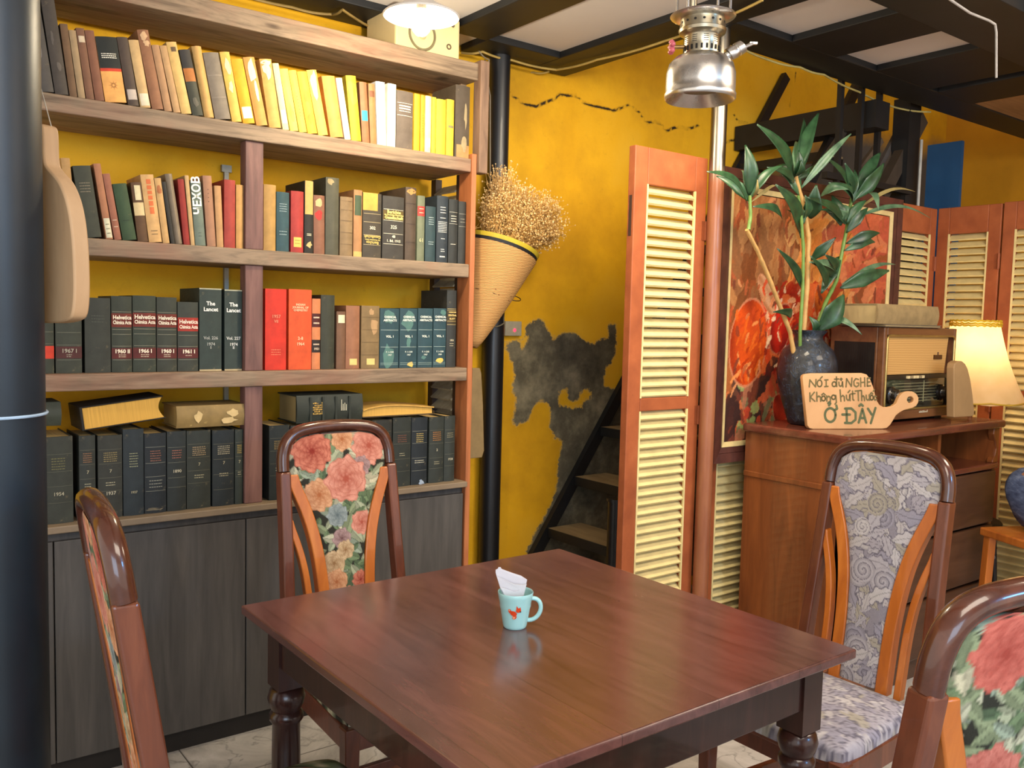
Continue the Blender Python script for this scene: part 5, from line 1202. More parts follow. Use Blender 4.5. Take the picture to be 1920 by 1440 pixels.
for bx_, by_, n_ in ((256,575,5), (512,455,6), (838,560,6), (805,700,5), (560,700,4), (745,1000,3)):
    for k in range(n_):
        a_ = -PI/2+rnd.uniform(-1.25, 1.25); L_ = rnd.uniform(90, 190)
        LV.append(((bx_+rnd.uniform(-6, 6), by_+rnd.uniform(-10, 40)), (bx_+L_*math.cos(a_), by_+L_*math.sin(a_)), rnd.uniform(.035, .06), rnd.choice((0, 0, 1, 2)), rnd.uniform(-.05, .1)))
for b_, t_, w_, m_, dy in LV:
    leaf(P3(*zz(*b_)), P3(*zz(*t_), dy), w_*.80, rnd.uniform(.05, .16), (M_LEAF+[M_DRY])[m_], rnd.uniform(-.5, .5))

# ---------------------------------------------------------------- woven cone basket with dried flowers
BY = 3.02
t = NT('woven_cane'); w = t.n('ShaderNodeTexWave', wave_type='BANDS', bands_direction='Z'); w.inputs['Scale'].default_value = 55; w.inputs['Distortion'].default_value = 2.2; t.l(t.coord(), w.inputs[0])
t.fin(t.ramp(w.outputs[0], [(.2, hx('#9a6a38')), (.8, hx('#d6aa6c'))]), .65, spec=.3); t.bump(w.outputs[0], .4, .003); M_CANEW = t.m
rimL, rimR, tip = on_y(880, 430, BY), on_y(992, 489, BY), on_y(884, 650, BY)
rc = (rimL+rimR)/2; Rr = (rimR-rimL).length/2; ax = (rc-tip); Lc = ax.length; ax.normalize()
bk = thing('cone_basket', 'woven cone basket with black and yellow rim hung beside the bookshelf', 'basket', tip)
def cone(s): return .024+(Rr-.024)*(s**.85)
q = MB().lathe([(cone(i/14), Lc*.93*i/14) for i in range(15)]+[(cone(i/14)-.005, Lc*.93*i/14) for i in range(14, -1, -1)], tip, 40, axis=ax)
obj('woven_body', q, M_CANEW, bk, smooth=80)
for s0, s1, c_, nm, e in ((.90, .905, '#a8321c', 'red_binding', .003), (.91, .962, '#1b1a1c', 'black_band', .004), (.962, 1.0, '#b8a22c', 'yellow_rim', .005)):
    obj(nm, MB().lathe([(cone(s0*.95)-.004, Lc*s0), (cone(s0)+e, Lc*s0), (cone(s1)+e, Lc*s1), (cone(s1)-.006, Lc*s1)], tip, 40, axis=ax), plain(c_, .5), bk, smooth=40)
q = MB(); Q3 = Vector((0,0,1)).rotation_difference(ax).to_matrix()
for s0 in (.50, .54): q.tube([tip+Q3 @ Vector(((cone(s0)+.003)*math.cos(2*PI*i/30), (cone(s0)+.003)*math.sin(2*PI*i/30), Lc*(s0+.006*math.sin(i*1.7)))) for i in range(30)], .002, 6, closed=True)
obj('dark_cord', q, plain('#4a2a1a', .6), bk)
obj('wire_ring', MB().tube([on_y(963, 559, BY+.04)+Vector((.034*math.cos(2*PI*i/24), .025*math.sin(2*PI*i/24), .012*math.sin(2*PI*i/24))) for i in range(24)], .002, 6, closed=True), plain('#2a1a12', .4), bk)
fb = thing('dried_flowers', 'bushy bunch of dried straw-coloured flowers in the cone basket', 'dried flowers', rc)
rnd = random.Random(31); st_q, bl_q = MB(), MB()
cen = on_y(985, 408, BY+.0)
def blossom(p, r):
    n = len(bl_q.v)
    bl_q.v += [(p.x+r, p.y, p.z), (p.x-r, p.y, p.z), (p.x, p.y+r, p.z), (p.x, p.y-r, p.z), (p.x, p.y, p.z+r), (p.x, p.y, p.z-r)]
    for f in ((0,2,4),(2,1,4),(1,3,4),(3,0,4),(2,0,5),(1,2,5),(3,1,5),(0,3,5)): bl_q.f.append(tuple(n+i for i in f)); bl_q.m.append(rnd.randrange(3))
def twig(a, b, r): st_q.tube([a, a.lerp(b, .5)+Vector((rnd.uniform(-.006,.006), rnd.uniform(-.006,.006), .003)), b], r, 3, cap=False)
out_dirs = []
for i in range(330):
    while True:
        v = Vector((rnd.uniform(-1, 1), rnd.uniform(-.75, .75), rnd.uniform(-1, 1)))
        if v.length < 1 and (v.length > .35 or rnd.random() < .3): break
    hd_ = cen + Vector((v.x*.205, v.y*.14, v.z*.128-.02*v.x))
    if rnd.random() < .10: hd_ = on_y(945+rnd.uniform(-25, 25), 362+rnd.uniform(-42, 10), BY+rnd.uniform(-.04, .04))
    if hd_.x < 2.02 and hd_.y < 3.25: hd_.x = 2.03+rnd.uniform(0, .03)
    base = rc - ax*.04 + Vector((rnd.uniform(-.05, .05), rnd.uniform(-.05, .05), 0)); mid = base.lerp(hd_, .6)
    twig(base, mid, .0011)
    for k in range(9):
        e = hd_ + Vector((rnd.gauss(0, .020), rnd.gauss(0, .018), rnd.gauss(0, .017)))
        if e.y > 3.235: e.y = 3.23
        m_ = mid.lerp(e, .55)+Vector((rnd.gauss(0, .006), rnd.gauss(0, .006), rnd.gauss(0, .006)))
        twig(mid, m_, .0007); twig(m_, e, .0006); blossom(e, rnd.uniform(.003, .0056))
        for u in range(2):
            e2 = m_+Vector((rnd.gauss(0, .016), rnd.gauss(0, .014), rnd.gauss(0, .014)))
            if e2.y > 3.235: e2.y = 3.23
            twig(m_, e2, .0005); blossom(e2, rnd.uniform(.0024, .0046))
obj('dry_stems', st_q, plain('#c49a58', .7, bump=0), fb, recalc=False)['kind'] = 'stuff'
obj('blossoms', bl_q, [plain('#e3bf80', .7, bump=0), plain('#f0d49c', .7, bump=0), plain('#cfa564', .7, bump=0)], fb, recalc=False)['kind'] = 'stuff'

# ---------------------------------------------------------------- black wall pipe, switch box, bread board by the pipe
bx = (on_y(906, 600, 3.19).x+on_y(946, 600, 3.19).x)/2
t = NT('black_gloss_pipe'); n = t.noise(t.coord((3, 3, 1)), 20, 8, .75)
t.fin(t.ramp(n, [(.66, hx('#14161a')), (.74, hx('#5d6166'))]), .4, coat=.1)
o = tag(obj('wall_pipe', MB().lathe([(.047, 0), (.047, ZB)], (0,0,0), 28), t.m, smooth=True), 'thick black pipe running up the yellow wall right of the bookshelf', 'pipe'); o.location = (bx, 3.19, 0)
sw = thing('switch_box', 'small grey wall switch box with a glowing red light', 'switch', (2.445, WY-.022, 1.39))
p0, p1 = on_y(947, 602, 3.23), on_y(977, 630, 3.23)
obj('box', MB().box(p0.x, p1.x, 3.226, WY-.0005, p1.z, p0.z), plain('#a09a86', .5), sw, bevel=.003)
obj('red_light', MB().sphere(on_y(965, 619, 3.226), .0075, 12, sc=(1, .6, 1)), emit('red_indicator', '#ff2038', 3.5), sw, smooth=True)
y_ = 2.975
O3 = [(886,690),(900,690),(903,700),(906,760),(908,845),(904,858),(880,860)]
tag(obj('bread_board', MB().prism(O3, lambda a, b, k: on_y(a, b, y_+.0)+Vector((0, .018*k, 0))), plain('#7d6844', .6, var=.15), bevel=.003), 'old brown board hung edgewise between bookshelf and black pipe', 'board')

# ---------------------------------------------------------------- dark column with hanging chopping board
CXc, CYc, CRc = .222, 1.93, .098
cr_ = x_at(77, 1.9, 1.4)
t = NT('blue_black_column_paint'); co = t.coord(); n = t.noise(co, 3, 6); n2 = t.noise(co, 60, 8, .8)
c = t.mix(t.ramp(n2, [(.70, (0,0,0)), (.78, (.8,.8,.8))]), t.ramp(n, [(.3, hx('#0f1c25')), (.7, hx('#1a2d3a'))]), hx('#71808a')); t.fin(c, .42)
tag(obj('column', MB().lathe([(CRc, 0), (CRc, ZC)], (CXc, CYc, 0), 48), t.m, smooth=True), 'thick round blue-black column at the left edge of the room', 'column')['kind'] = 'structure'
zc_ = on_y(40, 781, CYc-.08).z
tag(obj('cable_tie', MB().tube([(CXc+(CRc+.002)*math.cos(2*PI*i/48), CYc+(CRc+.002)*math.sin(2*PI*i/48), zc_) for i in range(48)], .003, 6, closed=True), plain('#a9c4dc', .4, bump=0)), 'pale blue cable tie around the blue-black column', 'cable tie')
bdY = 1.98
nb = Vector((-.93, -.37, 0)).normalized()          # face direction of the hanging board
bc = on_y(71, 420, bdY); dirb = Vector((nb.y, -nb.x, 0)); dirb = dirb if dirb.dot(RGT) > 0 else -dirb
def bd(u, v, k): return Vector((bc.x, bc.y, v)) + dirb*u - nb*(.034*k-.0)
zT, zS, zBt = on_y(90, 234, bdY).z, on_y(95, 318, bdY).z, on_y(110, 606, bdY).z
HB = .118
prof_ = [(.022, zT-.012), (.012, zT), (-.012, zT), (-.022, zT-.012), (-.022, zS+.01), (-.036, zS-.004), (-.075, zS-.03), (-.105, zS-.085), (-HB, zS-.17), (-HB, zBt+.03), (-.095, zBt), (.095, zBt), (HB, zBt+.03), (HB, zS-.17), (.105, zS-.085), (.075, zS-.03), (.036, zS-.004), (.022, zS+.01)]
for _ in range(3):      # round the sawn outline
    prof_ = [q_ for a_, b_ in zip(prof_, prof_[1:]+prof_[:1]) for q_ in ((a_[0]*.75+b_[0]*.25, a_[1]*.75+b_[1]*.25), (a_[0]*.25+b_[0]*.75, a_[1]*.25+b_[1]*.75))]
hb = thing('chopping_board', 'thick wooden chopping board hanging on the blue-black column', 'chopping board', (bc.x, bc.y, zBt))
obj('board', MB().prism(prof_, bd), wood('worn_board_wood', [(.25, '#a3835f'), (.5, '#b8956e'), (.78, '#c7a47c')], (5, 5, 1), 2.2, .6), hb, bevel=.004, smooth=35)
nail = Vector((CXc+CRc*.93, CYc-.02, zT+.07))
obj('string', MB().tube([bd(.0, zT-.02, -.06), nail, bd(.0, zT-.02, 1.06)], .0013, 6), plain('#c9c4b4', .8, bump=0), hb)

# ---------------------------------------------------------------- steel stairs along the yellow wall
M_STEEL = plain('#17181a', .5, var=.3, scale=7, spec=.35); M_TREAD = wood('stair_tread_wood', [(.3, '#6d5d44'), (.55, '#8f7e5e'), (.78, '#a4926e')], (8, 1, 8), 2.2, .6)
sr = thing('staircase', 'steep black steel stairs with wooden treads against the yellow wall', 'staircase', (2.62, 3.0, 0))
x_z = lambda z: 2.63+(z-.36)/1.44
for y in (3.226, 2.69):
    obj('stringer', MB().bar((x_z(.13), y, .13), (x_z(2.9), y, 2.9), .03, .055, (0, 0, 1)), M_STEEL, sr)
z = .235; k = 0
while z < 2.75:
    xx = x_z(z)-.02
    tr_ = obj('tread', MB().box(xx, xx+.21, 2.707, 3.21, z-.012, z), M_TREAD, sr, bevel=.002)
    obj('tread_angle', MB().box(xx-.004, xx, 2.706, 3.21, z-.045, z-.001).box(xx, xx+.21, 2.706, 2.712, z-.045, z-.013).box(xx, xx+.21, 3.204, 3.21, z-.045, z-.013), M_STEEL, tr_)
    z += .235
np_ = on_y(1154, 940, 2.60)
tag(obj('newel_post', MB().lathe([(.038, 0), (.038, np_.z), (.044, np_.z), (.044, np_.z+.012), (.0, np_.z+.016)], (0,0,0), 20), plain('#17171a', .3, var=.4, scale=30), smooth=True), 'short black metal post at the foot of the stairs', 'post').location = (np_.x+.01, 2.60, 0)
# landing and bracing seen above the painting
tag(obj('landing_beam', MB().box(3.98, 4.10, 2.40, 3.24, 2.425, 2.555), M_STEEL), 'black steel landing beam crossing above the painting', 'beam')['kind'] = 'structure'
for i, px in enumerate((1577, 1616, 1650)):
    a = on_y(px, 165, 2.46); z0_ = on_y(px, 345, 2.46).z
    tag(obj('railing_bar', MB().box(a.x-.012, a.x+.012, 2.448, 2.472, z0_, ZB+.03), M_STEEL), 'thin black vertical bar hanging above the painting, %s of three' % ('leftmost', 'middle', 'rightmost')[i], 'bar', 'bars above the painting')
tag(obj('railing_rail', MB().bar((on_y(1545, 345, 2.46).x, 2.46, z0_-.01), (4.42, 2.46, z0_-.01), .03, .03), M_STEEL), 'black rail joining the feet of the vertical bars behind the painting top', 'rail', 'bars above the painting')
a, b = on_y(1650, 368, 2.52), on_y(1717, 240, 2.52)
tag(obj('brace', MB().bar(a, b+(b-a)*.15, .05, .075), plain('#3a3128', .6)), 'thick brown diagonal brace under the landing behind the plant', 'brace')
a, b = on_y(1700, 205, 2.50), on_y(1735, 385, 2.50)
tag(obj('steel_post', MB().box(a.x-.02, a.x+.09, 2.47, 2.56, 0, ZB+.05), M_STEEL), 'square black post behind the screens left of the blue panel', 'post')
tag(obj('pipe', MB().tube([on_y(1728, 262, 2.44), Vector((on_y(1722, 390, 2.44).x, 2.44, 0))], .008, 8), plain('#a9a9a4', .3, .4), smooth=True), 'thin bright pipe on the black post beside the blue panel', 'pipe')
rnd = random.Random(4)
for i, (a, b, c_) in enumerate((((1580,360),(1632,290),'#57493a'), ((1545,300),(1590,235),'#3c3833'), ((1640,330),(1700,215),'#4a4440'))):
    tag(obj('lath', MB().bar(on_y(*a, 2.575), on_y(*b, 2.575)+(on_y(*b, 2.575)-on_y(*a, 2.575))*(.4 if i == 0 else 0), .02, .03), plain(c_, .7)), ('pale wooden lath leaning behind the plant leaves', 'dark wooden lath leaning left of the vertical bars', 'grey lath leaning under the landing right of the bars')[i], 'lath')
tag(obj('blue_panel', MB().box(5.5, 5.53, 2.735, 2.95, 0, 2.62), plain('#1d4f7c', .6, var=.12, scale=3)), 'tall flat blue painted panel behind the screens at upper right', 'panel')

# ---------------------------------------------------------------- pressure lantern hanging from the ceiling
t = NT('worn_chrome'); n = t.noise(t.coord(), 9, 7, .65); t.fin(t.ramp(n, [(.3, hx('#c4c0b8')), (.7, hx('#e4e1dc'))]), t.ramp(t.noise(t.coord(), 5, 5), [(.3, (.22,.22,.22)), (.75, (.40,.40,.40))]), 1.0); t.bump(n, .12, .002); M_CHROME = t.m
t = NT('brassy_nickel'); t.fin(hx('#a59c86'), .3, 1.0); M_NICK = t.m
lp = EYE + ray(1312, 190)*2.18
LXx, LYy, LZ = lp.x, lp.y, on_y(1312, 188, lp.y).z
lt = thing('pressure_lantern', 'old chrome pressure lantern hanging from the ceiling beam', 'lantern', (LXx, LYy, LZ))
c_ = (LXx, LYy, LZ)
obj('tank', MB().lathe([(.050,.030),(.074,.008),(.083,.0),(.0865,.004),(.0868,.016),(.084,.022),(.0845,.04),(.084,.075),(.078,.100),(.064,.118),(.047,.127),(.040,.128)], c_, 64, caps=False), M_CHROME, lt, smooth=50)
obj('tank_bottom', MB().lathe([(.0, .030), (.052, .030)], c_, 48, caps=False), plain('#6d5c4a', .4, .8), lt)
obj('collar', MB().lathe([(.040,.126),(.043,.128),(.044,.15),(.043,.178),(.046,.182),(.056,.188),(.058,.196),(.055,.202),(.054,.225),(.054,.228)], c_, 48, caps=False), M_NICK, lt, smooth=40)
q = MB()
for i in range(22):
    a = 2*PI*i/22; q.box(-.0025, .0025, -.0007, .0007, .134, .147, 0, Matrix.Translation(c_) @ Matrix.Rotation(a, 4, 'Z') @ Matrix.Translation((0, -.0442, 0)))
for i in range(16):
    a = 2*PI*i/16; q.lathe([(.0035, 0), (.0035, .0008)], Vector(c_)+Vector((.0541*math.cos(a), .0541*math.sin(a), .213)), 8, axis=(math.cos(a), math.sin(a), 0))
for i in range(10):
    a = 2*PI*i/10
    for k in range(4): q.box(-.006, .006, -.0006, .0006, .155+k*.0055, .1562+k*.0055, 0, Matrix.Translation(c_) @ Matrix.Rotation(a, 4, 'Z') @ Matrix.Translation((0, -.0441, 0)))
obj('vent_holes', q, plain('#15120e', .8, bump=0), lt)
obj('top_plate', MB().lathe([(.03,.224),(.062,.226),(.078,.234),(.0795,.236),(.078,.238),(.03,.236)], c_, 56), M_CHROME, lt, smooth=60)
uR = Vector((RGT.x, RGT.y, 0)).normalized()
kc = Vector(c_)+uR*-.074+Vector((0,0,.148))
obj('valve_stem', MB().tube([Vector(c_)+uR*-.035+Vector((0,0,.150)), kc], .0055, 10), plain('#8a6c44', .4, .6), lt, smooth=True)
q = MB(); q.lathe([(.009, -.006), (.010, 0), (.009, .006)], kc, 12, axis=uR)
tv = Vector((-uR.y, uR.x, 0))
for i in range(5):
    a = 2*PI*i/5+.3; q.sphere(kc+tv*.014*math.cos(a)+Vector((0,0,.014*math.sin(a))), .0075, 8)
obj('valve_knob', q, plain('#c4606a', .4), lt, smooth=True)
ga = (uR*.75+Vector((0,0,.55))).normalized(); gc = Vector(c_)+uR*.055+Vector((0,0,.122))
obj('filler_cap', MB().lathe([(.010, 0), (.012, .012), (.018, .014), (.019, .030), (.017, .034), (.017, .038), (.019, .04), (.018, .056), (.010, .060)], gc, 20, axis=ga), M_CHROME, lt, smooth=40)
obj('filler_screw', MB().tube([gc+ga*.055+uR*.008, gc+ga*.072+uR*.012], .005, 8).bar(gc+ga*.072+uR*.004, gc+ga*.072+uR*.022, .008, .006), M_CHROME, lt)
for i in range(4):
    a = math.radians(12+90*i)
    p = Vector(c_)+Vector((.073*math.cos(a), .073*math.sin(a), .232)); q = MB().tube([p, Vector((p.x, p.y, LZ+(ZB-LZ)/.85))], .0032, 8)
    obj('hanger_rod', q, M_CHROME, lt, smooth=True)
t = NT('lantern_glass'); t.fin((.95,.95,.95), .05); t.b.inputs['Transmission Weight'].default_value = 1; t.b.inputs['IOR'].default_value = 1.2
obj('inner_tube', MB().lathe([(.012,.236),(.012,.40)], Vector(c_)+uR*-.028, 16, caps=False), M_NICK, lt, smooth=True)

lt.scale = (1, 1, .85)
# ---------------------------------------------------------------- hanging enamel lamp over the shelf
hp = EYE + ray(790, 30)*2.78
HX, HY = hp.x, hp.y; HZ = hp.z
hl = thing('pendant_lamp', 'white enamel pendant lamp burning above the bookshelf', 'lamp', (HX, HY, HZ))
R_ = .118
t = NT('white_enamel'); t.fin(hx('#ece8de'), .35); M_EN = t.m
obj('shade', MB().lathe([(R_, -.004), (R_+.003, 0), (R_, .003), (.085, .020), (.045, .040), (.030, .06), (.026, .10), (.024, .10), (.027, .058), (.043, .036), (.083, .016), (R_-.003, -.002)], (HX, HY, HZ), 56, caps=False), M_EN, hl, smooth=70)
obj('socket', MB().lathe([(.017, .02), (.017, .10)], (HX, HY, HZ), 20), plain('#2a2622', .5), hl)
obj('bulb', MB().lathe([(.0,-.062),(.016,-.058),(.027,-.045),(.031,-.028),(.027,-.010),(.017,.006),(.015,.02)], (HX, HY, HZ), 24, caps=False), emit('pendant_bulb_glow', '#ffe6bf', 60), hl, smooth=True)
obj('cord', MB().tube([(HX, HY, HZ+.1), (HX, HY, ZC)], .004, 8), plain('#26221e', .6), hl)
pl = bpy.data.lights.new('pendant_light', 'POINT'); pl.energy = 15; pl.color = (1, .85, .60); pl.shadow_soft_size = .035
o = bpy.data.objects.new('pendant_light', pl); COL.objects.link(o); o.location = (HX, HY, HZ-.10)

# ---------------------------------------------------------------- loudspeaker on top of the shelf
SYy = 2.93; s0, s1 = on_y(742, 60, SYy), on_y(862, 100, SYy)
spk = thing('loudspeaker', 'cream wooden loudspeaker box on top of the bookshelf under the lamp', 'loudspeaker', (s0.x, SYy, ZS1))
sz1 = ZS1+.155
M_SPK = plain('#d3bd8c', .55, var=.06, scale=6)
obj('cabinet_box', MB().box(s0.x, s1.x, SYy, 3.16, ZS1, sz1), M_SPK, spk, bevel=.008)
q = MB(); rc_ = Vector((s0.x+(s1.x-s0.x)*.40, SYy-.001, ZS1+.066))
obj('woofer_ring', MB().lathe([(.050, 0), (.052, .004), (.058, .004), (.060, 0)], rc_, 40, axis=(0,-1,0), caps=False), plain('#6d6448', .5), spk, smooth=True)
obj('woofer_cap', MB().lathe([(.018, 0), (.014, .006), (.0, .009)], rc_, 24, axis=(0,-1,0), caps=False), plain('#b9a87c', .5), spk, smooth=True)
q = MB()
for fx, fz in ((.12, .86), (.88, .82)): q.lathe([(.007, 0), (.007, .002), (.0, .0025)], (s0.x+(s1.x-s0.x)*fx, SYy-.0005, ZS1+.155*fz), 12, axis=(0,-1,0), caps=False)
q.lathe([(.011, 0), (.011, .002), (.006, .002), (.006, 0)], (s0.x+(s1.x-s0.x)*.82, SYy-.0005, ZS1+.045), 16, axis=(0,-1,0), caps=False)
obj('screw', q, plain('#5a4c34', .5), spk)

# ---------------------------------------------------------------- cables along the beams
def cable(label, pts, r, col, mat=None):
    P_ = []
    for a, b in zip(pts[:-1], pts[1:]):
        for k in range(6): P_.append(a.lerp(b, k/6)-Vector((0, 0, .006*math.sin(PI*k/6))))
    P_.append(pts[-1]); return tag(obj('cable', MB().tube(P_, r, 6), mat or plain(col, .6, bump=0), smooth=True), label, 'cable')
ZK = ZB-.012
cable('yellowed cable sagging from the bookshelf corner along the beam above the yellow wall', [on_z(865, 99, ZK), on_z(905, 97, ZK), on_z(960, 113, ZK), on_z(1043, 131, ZK), on_z(1120, 112, ZK), on_z(1250, 76, ZK), on_z(1330, 42, ZK), on_z(1430, 0, ZK)], .005, '#a58c4c')
cable('thin yellow cable along the black beam above the plant', [on_z(1378, 82, ZK), on_z(1437, 111, ZK), on_z(1500, 126, ZK), on_z(1545, 140, ZK), on_z(1610, 172, ZK), on_z(1680, 202, ZK), on_z(1745, 210, ZK)], .0045, '#a89a5c')
cable('beige cable clipped to the ceiling above the top shelf at left', [on_z(420, -20, 2.585), on_z(548, 14, 2.585), on_z(622, 27, 2.585), on_z(642, 18, 2.585), on_z(718, 62, 2.585)], .005, '#8c7440')
cable('short beige cable end above the yellow wall corner', [on_z(955, 131, ZK), on_z(1000, 136, ZK), on_z(1030, 134, ZK)], .0045, '#a58c4c')
lo = [on_y(886, 105, 2.96), on_y(912, 140, 3.0), on_y(916, 130, 3.02), on_y(910, 100, 3.0), on_y(917, 330, 3.1)]
cable('thin grey cable hanging down beside the bookshelf batten', [on_y(898, 96, 3.0), on_y(917, 112, 3.02), on_y(914, 128, 3.02), on_y(909, 112, 3.03), on_y(919, 180, 3.06), on_y(919, 350, 3.1)], .003, '#7c7260')
cable('grey cable drooping from the black pipe to the switch box', [on_y(905, 595, 3.13), on_y(925, 612, 3.12), on_y(945, 606, 3.14), on_y(943, 560, 3.18)], .003, '#6d6654')

# ---------------------------------------------------------------- mezzanine railing at upper right
def zr(x, y): return on_y(1380+x*.28125, y*.28125, 1.45)
mr = thing('mezzanine_railing', 'dark metal railing with a white pipe on the mezzanine edge, upper right', 'railing', (4.0, 1.45, 2.58))
obj('rail', MB().bar((2.9, 1.45, 2.86), (5.9, 1.45, 2.86), .03, .03).bar((2.9, 1.45, 3.1), (5.9, 1.45, 3.1), .03, .03), M_STEEL, mr)
for i in range(9):
    obj('baluster', MB().box(3.0+i*.34, 3.024+i*.34, 1.44, 1.464, 2.58, 3.1), M_STEEL, mr)
q = [zr(1400, -10), zr(1560, 85), zr(1680, 140)]
wp = [on_y(1775, -5, 1.44), on_y(1818, 24, 1.44), on_y(1855, 39, 1.44), on_y(1866, 46, 1.44), on_y(1868, 60, 1.44), on_y(1868, 146, 1.44)]
obj('white_pipe', MB().tube(wp, .004, 8), plain('#8d8a86', .45), mr, smooth=True)
# ---------------------------------------------------------------- dark stand with beaded rungs carrying the lamp
SLX, SLY = LX+.02, LY-.02
stl = thing('lamp_stand', 'dark low stand with beaded rungs in the shade right of the cabinet', 'stand', (SLX, SLY, 0))
M_STOOL = plain('#2a211b', .5)
obj('stand_top', MB().lathe([(.13, ZST-.04), (.14, ZST-.03), (.14, ZST-.01), (.13, ZST-.0005)], (SLX, SLY, 0), 28), M_STOOL, stl, smooth=40)
def leg_at(a, s): r_ = .145-.035*s; return Vector((SLX+r_*math.cos(math.radians(a)), SLY+r_*math.sin(math.radians(a)), (ZST-.035)*s))
for a in (45, 135, 225, 315): obj('leg', MB().tube([leg_at(a, 0), leg_at(a, 1)], .013, 10), M_STOOL, stl, smooth=True)
for s_ in (.72, .38):
    for k in range(4):
        A, B = leg_at(45+90*k, s_), leg_at(135+90*k, s_)
        n_ = 40; obj('beaded_rung', MB().tube([A.lerp(B, i/n_) for i in range(n_+1)], [.006+.0065*abs(math.sin(PI*8*i/n_)) for i in range(n_+1)], 10), plain('#8a847a', .4, .3), stl, smooth=60)

# ---------------------------------------------------------------- seated person at the right edge
SKIN = plain('#b98462', .55, var=.06, scale=6)
def skin_body(name, V, E, R, mat, parent, root=0):
    me = bpy.data.meshes.new(name); me.from_pydata([tuple(v) for v in V], E, []); me.materials.append(mat)
    o = bpy.data.objects.new(name, me); COL.objects.link(o); o.parent = parent
    m = o.modifiers.new('skin', 'SKIN'); m.use_smooth_shade = True
    for i, r in enumerate(R): me.skin_vertices[0].data[i].radius = (r, r) if not isinstance(r, tuple) else r
    me.skin_vertices[0].data[root].use_root = True
    s = o.modifiers.new('sub', 'SUBSURF'); s.levels = 2; s.render_levels = 2; return o
# local frame: +x is forward of the person, +y to their left, origin on the floor under the hips
PXo, PYo = 4.02, 1.555
pr = thing('person', 'seated person in green shirt and blue jeans sitting on a stool at the right edge', 'person', (PXo, PYo, .16), math.radians(-25))
t = NT('faded_denim'); n = t.noise(t.coord((9, 9, 22)), 2.5, 7, .65); t.fin(t.ramp(n, [(.3, hx('#3c4560')), (.55, hx('#5d6a8a')), (.75, hx('#8d99b2'))]), .8, spec=.2); t.bump(n, .5, .01); M_DENIM = t.m
M_SHIRT = plain('#6f8a66', .8, var=.12, scale=10)
V = [(0,0,.56),(.03,.01,.70),(.15,0,.87),(.23,0,.98),(.28,0,1.06),(.30,0,1.13), (0,.10,.55),(.40,.13,.58),(.36,.13,.10),(.47,.13,.045), (0,-.10,.56),(.40,-.06,.66),(.52,.12,.52),(.60,.20,.40),
     (.22,.17,.99),(.24,.23,.78),(.40,.16,.70), (.22,-.17,.99),(.26,-.22,.80),(.42,-.13,.72)]
E_b = [(0,1),(1,2),(2,3),(3,4),(4,5),(0,6),(6,7),(7,8),(8,9),(0,10),(10,11),(11,12),(12,13),(3,14),(14,15),(15,16),(3,17),(17,18),(18,19)]
R = [.10,.10,.10,.09,.055,.05,.09,.068,.042,.032,.09,.070,.045,.036,.06,.044,.032,.06,.044,.032]
skin_body('body', V, E_b, R, SKIN, pr)
def off(i, d): return tuple(Vector(V[i])+Vector(d))
skin_body('jeans', [V[0], (.05,0,.745), V[6], V[7], (.365,.13,.16), V[10], V[11], (.51,.11,.54)], [(0,1),(0,2),(2,3),(3,4),(0,5),(5,6),(6,7)], [.158,.150,.105,.086,.066,.105,.088,.066], M_DENIM, pr)
skin_body('shirt', [(.045,0,.72), V[2], V[3], (.255,0,1.03), V[14], V[15], V[16], V[17], V[18], V[19]], [(0,1),(1,2),(2,3),(2,4),(4,5),(5,6),(2,7),(7,8),(8,9)], [.156,.152,.138,.07,.078,.06,.042,.078,.06,.042], M_SHIRT, pr)
# head with face
hq = MB(); hc = Vector((.325, 0, 1.235)); hq.sphere(hc, .1, 24, sc=(.98, .78, 1.18))
for i in range(len(hq.v)):
    x, y, z = hq.v[i]; dz = z-hc.z
    if dz < -.02: k = 1-.30*min(1, (-dz-.02)/.1); hq.v[i] = (hc.x+(x-hc.x)*(k*.9+.1)+.01*(1-k), y*k, z)
hd_ = obj('head', hq, SKIN, pr, local=True, smooth=80)
fx = hc.x+.092
obj('nose', MB().add([(fx-.004, 0, hc.z+.022), (fx+.022, 0, hc.z-.020), (fx-.004, .016, hc.z-.024), (fx-.004, -.016, hc.z-.024)], [(0,1,2),(0,3,1),(1,3,2),(0,2,3)]), SKIN, hd_, local=True, sub=2, smooth=80)
for s in (-1, 1):
    obj('eye', MB().sphere((fx-.010, s*.032, hc.z+.012), .011, 10), plain('#e4dcd2', .3, bump=0), hd_, local=True, smooth=80)
    obj('pupil', MB().sphere((fx-.0015, s*.032, hc.z+.012), .005, 8), plain('#1c120c', .2, bump=0), hd_, local=True, smooth=80)
    obj('ear', MB().sphere((hc.x-.005, s*.080, hc.z-.005), .028, 12, sc=(.7, .35, 1.1)), SKIN, hd_, local=True, smooth=80)
obj('mouth', MB().sphere((fx-.012, 0, hc.z-.052), .02, 12, sc=(.35, 1, .28)), plain('#8e4a44', .5, bump=0), hd_, local=True, smooth=80)
hh = MB().sphere(hc+Vector((-.012, 0, .016)), .109, 24, sc=(.98, .84, 1.16))
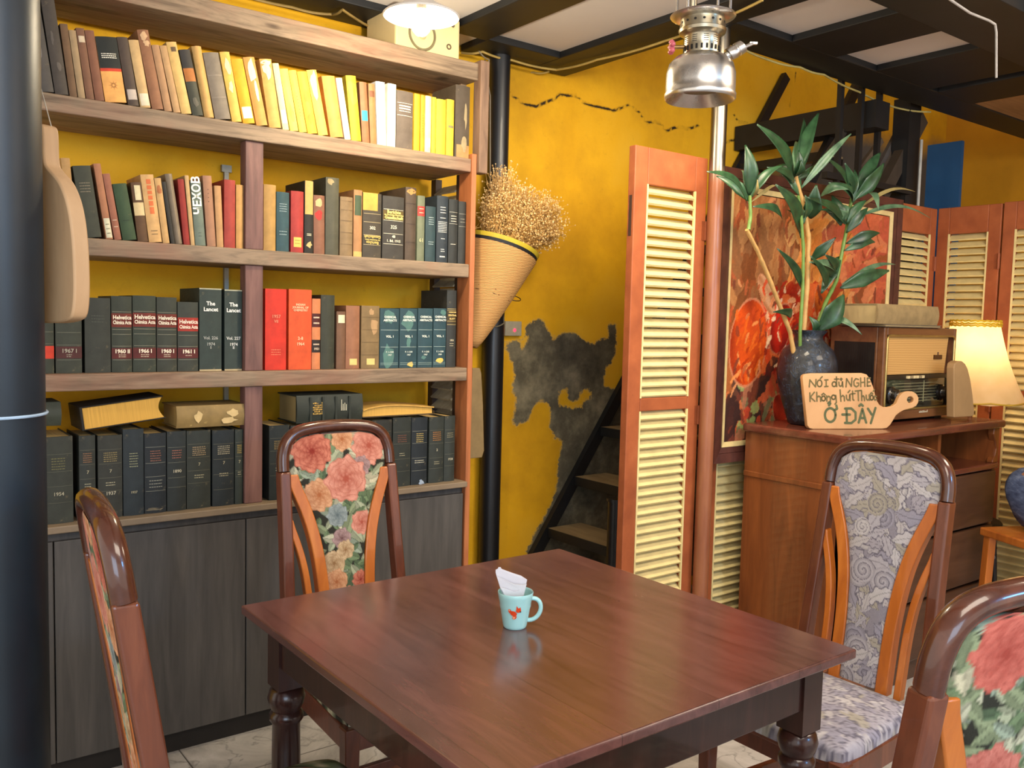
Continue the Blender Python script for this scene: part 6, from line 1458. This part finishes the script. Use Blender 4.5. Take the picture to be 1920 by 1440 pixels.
hh.f = [f for f in hh.f if not (sum(hh.v[i][0] for i in f)/len(f) > hc.x+.035 and sum(hh.v[i][2] for i in f)/len(f) < hc.z+.062) and sum(hh.v[i][2] for i in f)/len(f) > hc.z-.075]; hh.m = [0]*len(hh.f)
h_ = obj('hair', hh, plain('#16110f', .45, var=.3, scale=40), pr, local=True, smooth=80); h_.modifiers.new('thick', 'SOLIDIFY').thickness = .006
def hand(wrist, d, side):
    d = Vector(d).normalized(); up = Vector((0,0,1)); lat = d.cross(up).normalized()*side
    w = Vector(wrist); V_ = [w, w+d*.045, w+d*.08]; E_ = [(0,1),(1,2)]; R_ = [(.022,.015),(.036,.014),(.036,.012)]
    for k, L in enumerate((.066, .074, .070, .055)):
        b = w+d*.082+lat*(-.026+.0175*k); i0 = len(V_)
        V_ += [b, b+d*L*.5-up*.006, b+d*L*.85-up*.022, b+d*L-up*.036]; R_ += [.0088, .0084, .0078, .0068]
        E_ += [(2, i0), (i0, i0+1), (i0+1, i0+2), (i0+2, i0+3)]
    i0 = len(V_); V_ += [w+d*.03-lat*.034, w+d*.055-lat*.052-up*.008, w+d*.08-lat*.056-up*.016]; R_ += [.011, .0095, .0082]; E_ += [(1, i0), (i0, i0+1), (i0+1, i0+2)]
    skin_body('hand', V_, E_, R_, SKIN, pr)
hand((.405,.16,.70), (1,-.25,-.12), 1); hand((.425,-.13,.72), (1,.2,-.1), -1)
for i, (a, b) in enumerate((((.36,.13,.03),(.53,.13,.03)), ((.585,.18,.43),(.70,.27,.33)))):
    A, B = Vector(a), Vector(b); q = MB().tube([A-(B-A)*.35, A, A.lerp(B, .6), B], [.036, .046, .042, .026], 14, flat=.75)
    obj('shoe', q, plain('#2b2320', .5), pr, local=True, smooth=80)
ch = thing('wooden_stool', 'plain orange wooden stool under the seated person at the right edge', 'stool', (PXo, PYo, 0), math.radians(-25))
obj('seat', MB().box(-.17, .17, -.17, .17, .575, .61), M_SPLAT, ch, local=True, bevel=.006)
for sx_ in (-.14, .14):
    for sy_ in (-.14, .14): obj('leg', MB().bar((sx_*1.1, sy_*1.1, 0), (sx_, sy_, .575), .036, .036), M_SPLAT, ch, local=True, bevel=.003)
flush_texts()
